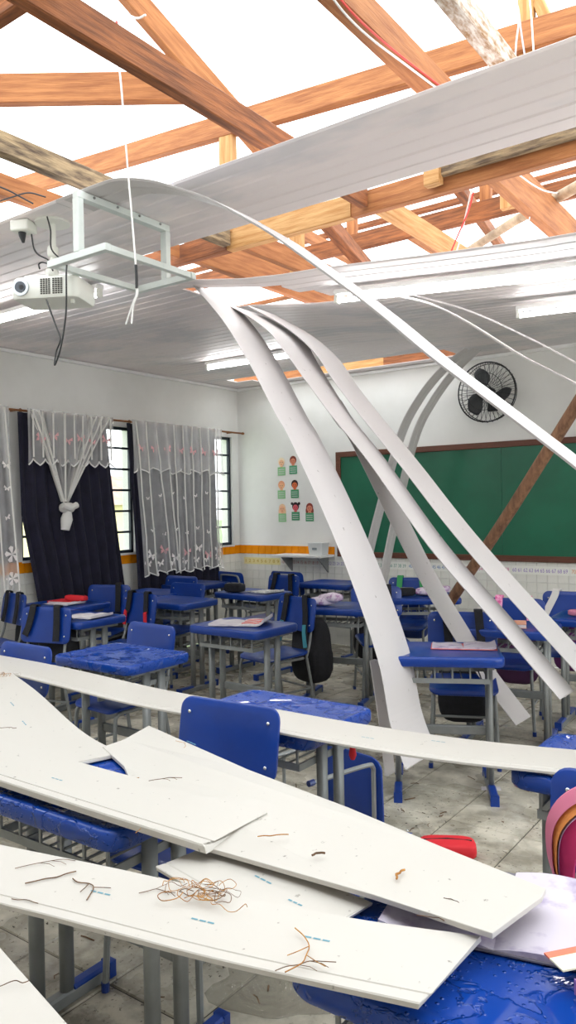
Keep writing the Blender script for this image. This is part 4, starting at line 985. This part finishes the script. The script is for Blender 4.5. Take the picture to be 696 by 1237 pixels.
def cloth_heap(loc, deg, label, s, m, cat='cloth', nm='folded_cloth', seed=1):
    rnd = random.Random(seed); o = empty(nm, loc, math.radians(deg)); tag(o, label, cat)
    for k in range(3):
        ph = rnd.random()*6
        def bul(q): return Vector((q.x*(1+.10*math.sin(5*q.y/s[1]+ph)), q.y*(1+.12*math.sin(6*q.x/s[0]+ph)), q.z*(1+.25*math.sin(9*q.x/s[0]+ph)*math.cos(5*q.y/s[1]))))
        MB().superell(((k-1)*s[0]*.22, (k % 2)*s[1]*.12, s[2]*(.32+.14*k)), (s[0]*(.85-.12*k), s[1]*(.9-.1*k), s[2]*.6), .6, .6, 20, 10, bulge=bul).build('fold', m if k != 1 else M_LILAC, o, True)
    return o
M_LILAC = mat('lilac_print_cloth', 'DCCFDC', .9, col2='A878A8', vscale=22, lo=.38, hi=.5)
open_book(local(DB, -.02, -.0), 24, 'open striped exercise book on the centre left desk', .19, .27, M_PAPER, None, (-.25, .05, .3), .05, .3)
closed_book(local(D1, -.04, .02), 12, 'white notebook with red cover on the desk by the dark curtain', .24, .18, .018, M_RED, M_PAPER, 'notebook')
open_book(local(D1, .03, -.06, ZD), 5, 'open white book lying in front of the red pencil case', .15, .2, M_PAPER)
pencil_case(local(D1, .09, .02, ZD+.018), 4, 'red and black pencil case on the desk by the dark curtain', (.24, .08, .05), M_RED)
open_book(local(D2, .10, .0), 8, 'white loose paper spread on the desk behind the strapped chair', .16, .24, M_PAPER)
pencil_case(local(D5, -.12, -.12), 10, 'black soft pencil case on the far middle desk', (.20, .11, .085), M_FABRIC)
open_book(local(D5, .12, .03), -12, 'open grey printed book on the far middle desk', .15, .22, mat('grey_print', 'D9D9D4', .8, col2='A8A8A4', vscale=40))
cloth_heap(local(D6, -.06, -.06), 0, 'crumpled lilac cloth on the desk behind the widest hanging board', (.24, .16, .11), M_LILAC, seed=3)
cloth_heap(local(D7, .10, -.03), 0, 'folded pink and white cloth on the desk below the chalkboard', (.26, .2, .10), M_LILAC, seed=5)
pencil_case(local(D7, -.16, -.03), 50, 'black pencil case beside the folded pink cloth', (.2, .1, .07), M_FABRIC)
open_book(local(DC, .12, .07), 24, 'soaked open notebook with a red edge, on the desk right of the widest board', .17, .17, M_WETPAPER, M_REDPRINT, None, .02, .6)
closed_book(local(D8, .0, -.06), 20, 'flesh coloured book lying at the back of the right desk', .26, .18, .025, mat('flesh_cover', 'D49A80', .6))
closed_book(local(D8, -.10, -.10, ZD), 10, 'dark book under the flesh coloured book', .14, .16, .02, M_BLACK)
pencil_case(local(D9, -.12, -.05), 0, 'pink pencil case on the desk at the right edge', (.18, .07, .045), mat('dusty_pink', 'C77A92', .8))
# wet book on the near right desk
open_book((-.545, 1.44, ZD), 12, 'large wet open book with lilac stained pages under the board tips', .21, .30, M_WETPAPER, mat('wet_dark_cover', '6A6670', .5), None, .03, .4, 'book')
ws = empty('paper_strip', (-.335, 1.345, ZD+.03), math.radians(52)); tag(ws, 'cream and orange paper strip lying on the wet open book', 'paper')
MB().bbox(-.10, .10, -.02, .016, 0, .003).build('cream_band', mat('cream_paper', 'E6E2C4', .8), ws); MB().bbox(-.10, .10, .016, .032, 0, .0032).build('orange_band', mat('coral_paper', 'E0785E', .8), ws)
closed_book((-.235, 1.265, ZD), 55, 'lilac covered book at the corner of the soaked desk', .16, .2, .025, mat('lilac_cover', 'B98FC4', .5, col2='8E6AA8', vscale=14))

# things on the floor
pencil_case(tuple(PZ(541, 1034, 0)), 30, 'red pencil case lying on the floor tiles', (.25, .13, .075), M_RED)
p = PZ(593, 953, .0); o = MB().add([(-.055, -.02, 0), (.05, -.025, 0), (.055, .02, .0), (-.045, .028, 0), (-.055, -.02, .004), (.05, -.025, .004), (.055, .02, .006), (-.045, .028, .004)], [(3, 2, 1, 0), (4, 5, 6, 7), (0, 1, 5, 4), (1, 2, 6, 5), (2, 3, 7, 6), (3, 0, 4, 7)]).build('paper_scrap', M_PAPER, None, False, p)
o.rotation_euler = (0, 0, .6); tag(o, 'white scrap of board on the floor tiles', 'scrap')
p = PZ(462, 1011, 0); o = empty('blue_lid', p, .2); tag(o, 'flat blue plastic lid on the floor by the board edge', 'lid')
MB().loft([MB().rring(.11, .035, .03, 0), MB().rring(.11, .035, .03, .010), MB().rring(.095, .025, .02, .014)]).build('lid_plate', M_BLUE, o, True); MB().tube([(-.13, .02, .01), (-.03, .045, .016), (.04, .03, .012)], .004, 6).build('black_cord', M_BLACK, o, True)
p = PY(426, 905, 2.30); o = empty('red_pendant', p); tag(o, 'small red pendant dangling at the wet middle desk', 'pendant')
MB().tube([(0, 0, .026), (0, 0, .012), (0, 0, -.02), (0, 0, -.036)], .013, 12, taper=[.4, .7, 1.05, .6]).build('drop', M_RED, o, True); MB().tube([(0, 0, .024), (-.01, 0, .06)], .003, 6).build('string', M_BLACK, o)

# ------------------------------------------------------------------ fallen boards in the foreground
def slab_board(label, pts, wid, thick=.010, ragged=.015, n=8, marks=()):
    o = strip_mesh(pts, wid, thick, n, ragged, flip=True).build('fallen_board', M_PVCDIRTYDIM); tag(o, label, 'board')
    E_ = crom(pts, n); Wv = wid if isinstance(wid, list) else [wid]*len(pts); W2 = crom(Wv, n)
    for k, (t, u, L) in enumerate(marks):
        i = int(t*(len(E_)-2)); a = E_[i]+W2[i]*u; d = (E_[i+1]-E_[i]).normalized(); wn = W2[i].normalized(); nn = d.cross(wn)
        if nn.z < 0: nn = -nn
        for q in range(3):
            aa = a+nn*(thick+.0006)+d*(L*q/3); bb = aa+d*(L*.26)
            MB().add([aa, bb, bb+wn*.0045, aa+wn*.0045], [(0, 1, 2, 3)]).build('ink_mark', M_INK, o)
    return o
F1 = slab_board('long board lying across the desks from edge to edge, behind the near chair', [(-4.1, 2.10, .80), (-3.14, 2.115, .79), (-2.4, 2.115, .765), (-1.9, 2.12, .765), (-1.44, 2.12, .765), (-1.0, 2.15, .768), (-.5, 2.25, .775), (.1, 2.32, .79)], (0, .235, 0), .008, marks=((.45, .6, .05), (.62, .4, .05), (.7, .7, .05)))
F4 = slab_board('thick edged board at the left, broken off above the desk legs', [(-3.3, 1.235, .80), (-2.4, 1.245, .788), (-1.9, 1.252, .782), (-1.17, 1.262, .782)], (0, .225, 0), .018, .02, marks=((.4, .5, .06), (.75, .4, .05)))
def plate(label, pts, thick, marks=()):
    P = [PZ(x, y, z) for x, y, z in pts]; n = len(P)
    o = MB().loft([P, [p+Vector((0, 0, thick)) for p in P]]).build('fallen_board', M_PVCDIRTYDIM, bevel=.0015); tag(o, label, 'board')
    g = [P[0].lerp(P[-1], .10)+Vector((0, 0, thick+.0004)), P[1].lerp(P[2], .9)+Vector((0, 0, thick+.0004))]
    for (x, y, z, L) in marks:
        a = PZ(x, y, z+thick+.0008); d = (P[1]-P[0]).normalized(); w = Vector((-d.y, d.x, 0))
        for q in range(3): MB().add([a+d*(L*q/3), a+d*(L*(q/3+.27)), a+d*(L*(q/3+.27))+w*.0045, a+d*(L*q/3)+w*.0045], [(0, 1, 2, 3)]).build('ink_mark', M_INK, o)
    return o
F3 = plate('widest looking board pointing at the wet open book', [(180, 880, .768), (300, 934, .772), (420, 980, .782), (530, 1027, .796), (660, 1080, .812), (655, 1090, .812), (620, 1116, .812), (595, 1135, .812), (450, 1087, .798), (250, 1029, .772), (205, 1008, .766), (165, 965, .766), (150, 930, .766), (124, 906, .766), (150, 897, .767)], .011, ((245, 967, .78, .06), (505, 1053, .795, .05), (385, 1001, .785, .05), (560, 1066, .80, .06), (225, 895, .772, .06)))
F5 = slab_board('front board curving across the picture to the lower right desk', [(-2.1, .66, .80), (-1.3, .845, .80), (-1.09, .89, .80), (-.87, .94, .797), (-.68, .995, .793), (-.53, 1.04, .79)], [(-.04, .195, 0)]*5+[(.005, .225, 0)], .010, .01, marks=((.3, .5, .05), (.55, .45, .05), (.75, .55, .05)))
F2 = slab_board('board at the left edge sloping under the other boards', [(-3.5, 1.86, .815), (-2.9, 1.66, .795), (-2.3, 1.43, .766), (-1.99, 1.34, .764)], (.105, .32, 0), .010, .02, marks=((.45, .6, .06), (.6, .55, .06)))
F6 = slab_board('board wedged below between the two crossing boards', [(-1.27, 1.215, .735), (-1.18, 1.18, .75), (-.97, 1.125, .762), (-.80, 1.10, .764)], (.04, .2, .003), .008, .01, marks=((.6, .6, .06), (.8, .5, .04)))
F7 = slab_board('board corner at the very bottom left', [(-1.7, .66, .82), (-1.25, .565, .80), (-.9, .49, .79), (-.6, .42, .78)], (.045, .2, 0), .010, .01)

# twigs and straw on the boards
def twig(px, py, z, L, deg, label, m=M_TWIG, r=.0016, bend=.25, fork=True, seed=0):
    rnd = random.Random(seed); p = PZ(px, py, z); o = empty('twig', p, math.radians(deg)); tag(o, label, 'twig', 'twigs on the fallen boards')
    pts = [(-L/2+L*k/5, L*bend*math.sin(math.pi*k/5)*rnd.uniform(.5, 1)+rnd.uniform(-.05, .05)*L, .001+rnd.uniform(0, .002)) for k in range(6)]
    s = MB().tube(crom(pts, 3), r, 5).build('stem', m, o, True)
    if fork:
        for k in (2, 3):
            a = Vector(pts[k]); sg = rnd.choice((-1, 1)); MB().tube([a, a+Vector((L*.16, sg*L*.14, .002)), a+Vector((L*.24, sg*L*.26, .001))], r*.7, 5).build('side_shoot', m, o, True)
RT_ = .6
zf3, zf4, zf5, zf2, zf1 = .815, .79, .811, .80, .776
for i, (x, y, z, L, dg, lab, m, r, bend, fork) in enumerate([
    (62, 1062, zf5, .10, 62, 'dark straight twig on the front board, leftmost of its twigs', M_TWIG, .0022, .05, False),
    (97, 1075, zf5, .10, -20, 'forked brown twig on the front board, left of the straw tangle', M_TWIG, .002, .3, True),
    (55, 1045, zf5, .12, 55, 'faint long twig above the straight twig on the front board', M_TWIG, .0012, .2, True),
    (30, 1090, zf5, .06, 20, 'short thin twig at the left lower rim of the front board', M_TWIG, .0014, .1, False),
    (190, 1080, zf5, .07, 30, 'small branching twig just left of the straw tangle', M_TWIG, .0012, .2, True),
    (352, 1148, zf5, .13, -60, 'long curved brown stalk at the middle of the front board', M_STRAW, .0018, .35, True),
    (370, 1170, zf5, .10, 50, 'thin stalk hanging over the rim of the front board', M_TWIG, .0013, .2, True),
    (520, 1110, zf5, .05, 15, 'small twig at the far rim of the front board end', M_TWIG, .0014, .1, False),
    (330, 1010, zf3, .07, 48, 'short straw stalk on the middle of the widest board', M_STRAW, .0022, .05, False),
    (385, 1033, zf3, .03, 60, 'brown leaf crumb on the widest board', M_TWIG, .004, .2, False),
    (484, 1057, zf3, .045, 100, 'rust coloured leaf shred near the widest board end', M_STRAW, .004, .2, False),
    (546, 1089, zf3, .035, -10, 'thin dark twig at the widest board end', M_TWIG, .0013, .1, False),
    (148, 945, zf4, .10, 70, 'orange looped straw on the thick edged board', M_STRAW, .002, .5, True),
    (110, 945, zf4, .14, 20, 'long thin twig left of the looped straw', M_TWIG, .0013, .2, True),
    (25, 922, zf4, .12, 5, 'dark long twig at the left of the thick edged board', M_TWIG, .0018, .05, False),
    (200, 942, zf3, .09, 45, 'forked twig where two boards cross', M_TWIG, .0016, .1, True),
    (165, 1000, zf4, .07, -50, 'pale stalk hanging over the thick board rim', M_STRAW, .0015, .2, False),
    (10, 880, zf2, .06, 30, 'dark forked twig on the sloping left board', M_TWIG, .0016, .2, True),
    (217, 900, zf3, .08, -30, 'thin curl of straw by the near chair', M_STRAW, .0012, .3, False),
    (15, 1190, .81, .05, 50, 'thin twig on the bottom left board corner', M_TWIG, .0013, .1, False)]):
    twig(x, y, z, L, dg, lab, m, r*RT_, bend, fork, i+11)
def tangle(px, py, z, R, n, label, seed):
    rnd = random.Random(seed); p = PZ(px, py, z); o = empty('straw_tangle', p, math.radians(20)); tag(o, label, 'straw')
    for k in range(n):
        a = rnd.random()*6.28; c = Vector((rnd.uniform(-R*.8, R*.8), rnd.uniform(-R*.3, R*.3), 0)); pts = []
        for q in range(7):
            a += rnd.uniform(.2, 1.3)*(1 if k % 2 else -1); c = c+Vector((math.cos(a)*R*.30, math.sin(a)*R*.24, 0)); pts.append((c.x, c.y, .003+rnd.random()*.014))
        MB().tube(crom(pts, 3), rnd.uniform(.0004, .0009), 5).build('straw_stem', M_STRAW if k % 3 else M_TWIG, o, True)
tangle(245, 1083, zf5, .055, 26, 'tangle of orange straw on the front board', 3)
tangle(4, 818, zf1+.03, .05, 14, 'tangle of straw at the left end of the long board', 4)
tangle(478, 783, ZD, .05, 10, 'scatter of straw on the desk with the soaked notebook', 5)

# litter and water on the floor
lt = MB(); rnd = random.Random(21)
for k in range(420):
    x, y = rnd.uniform(-5.6, -.4), rnd.uniform(1.0, 6.4); L = rnd.uniform(.015, .07); a = rnd.random()*6.28
    d = Vector((math.cos(a), math.sin(a), 0))*L; c = Vector((x, y, .002))
    lt.tube([c-d*.5, c+Vector((rnd.uniform(-.01, .01), rnd.uniform(-.01, .01), .002)), c+d*.5], rnd.uniform(.0012, .003), 4)
tag(lt.build('leaf_litter', M_TWIG), 'bits of twigs and leaf litter strewn over the floor tiles', 'litter', kind='stuff')
pw = bpy.data.materials.new('rippled_water'); pw.use_nodes = True
n_ = pw.node_tree.nodes; l_ = pw.node_tree.links; b_ = n_['Principled BSDF']
b_.inputs['Base Color'].default_value = lin('A39C8C'); b_.inputs['Roughness'].default_value = .04; b_.inputs['Alpha'].default_value = .45; b_.inputs['IOR'].default_value = 1.33
tc_ = n_.new('ShaderNodeTexCoord'); wv_ = n_.new('ShaderNodeTexWave'); wv_.wave_type = 'RINGS'; wv_.rings_direction = 'Z'; wv_.inputs['Scale'].default_value = 9; wv_.inputs['Distortion'].default_value = 3.0
bp_ = n_.new('ShaderNodeBump'); bp_.inputs['Strength'].default_value = .25; bp_.inputs['Distance'].default_value = .006
l_.new(tc_.outputs['Object'], wv_.inputs['Vector']); l_.new(wv_.outputs['Fac'], bp_.inputs['Height']); l_.new(bp_.outputs['Normal'], b_.inputs['Normal'])
rg = []
for k in range(28):
    a = 2*math.pi*k/28; r = .17*(1+.18*math.sin(3*a+1)+.1*math.sin(5*a)); rg.append((r*math.cos(a)*1.2, r*math.sin(a)*.9))
o = MB().loft([[(x, y, 0) for x, y in rg], [(x*.97, y*.97, .003) for x, y in rg]]).build('puddle', pw, None, False, PZ(325, 1192, .0005)); tag(o, 'rippled puddle on the floor below the front board', 'puddle')
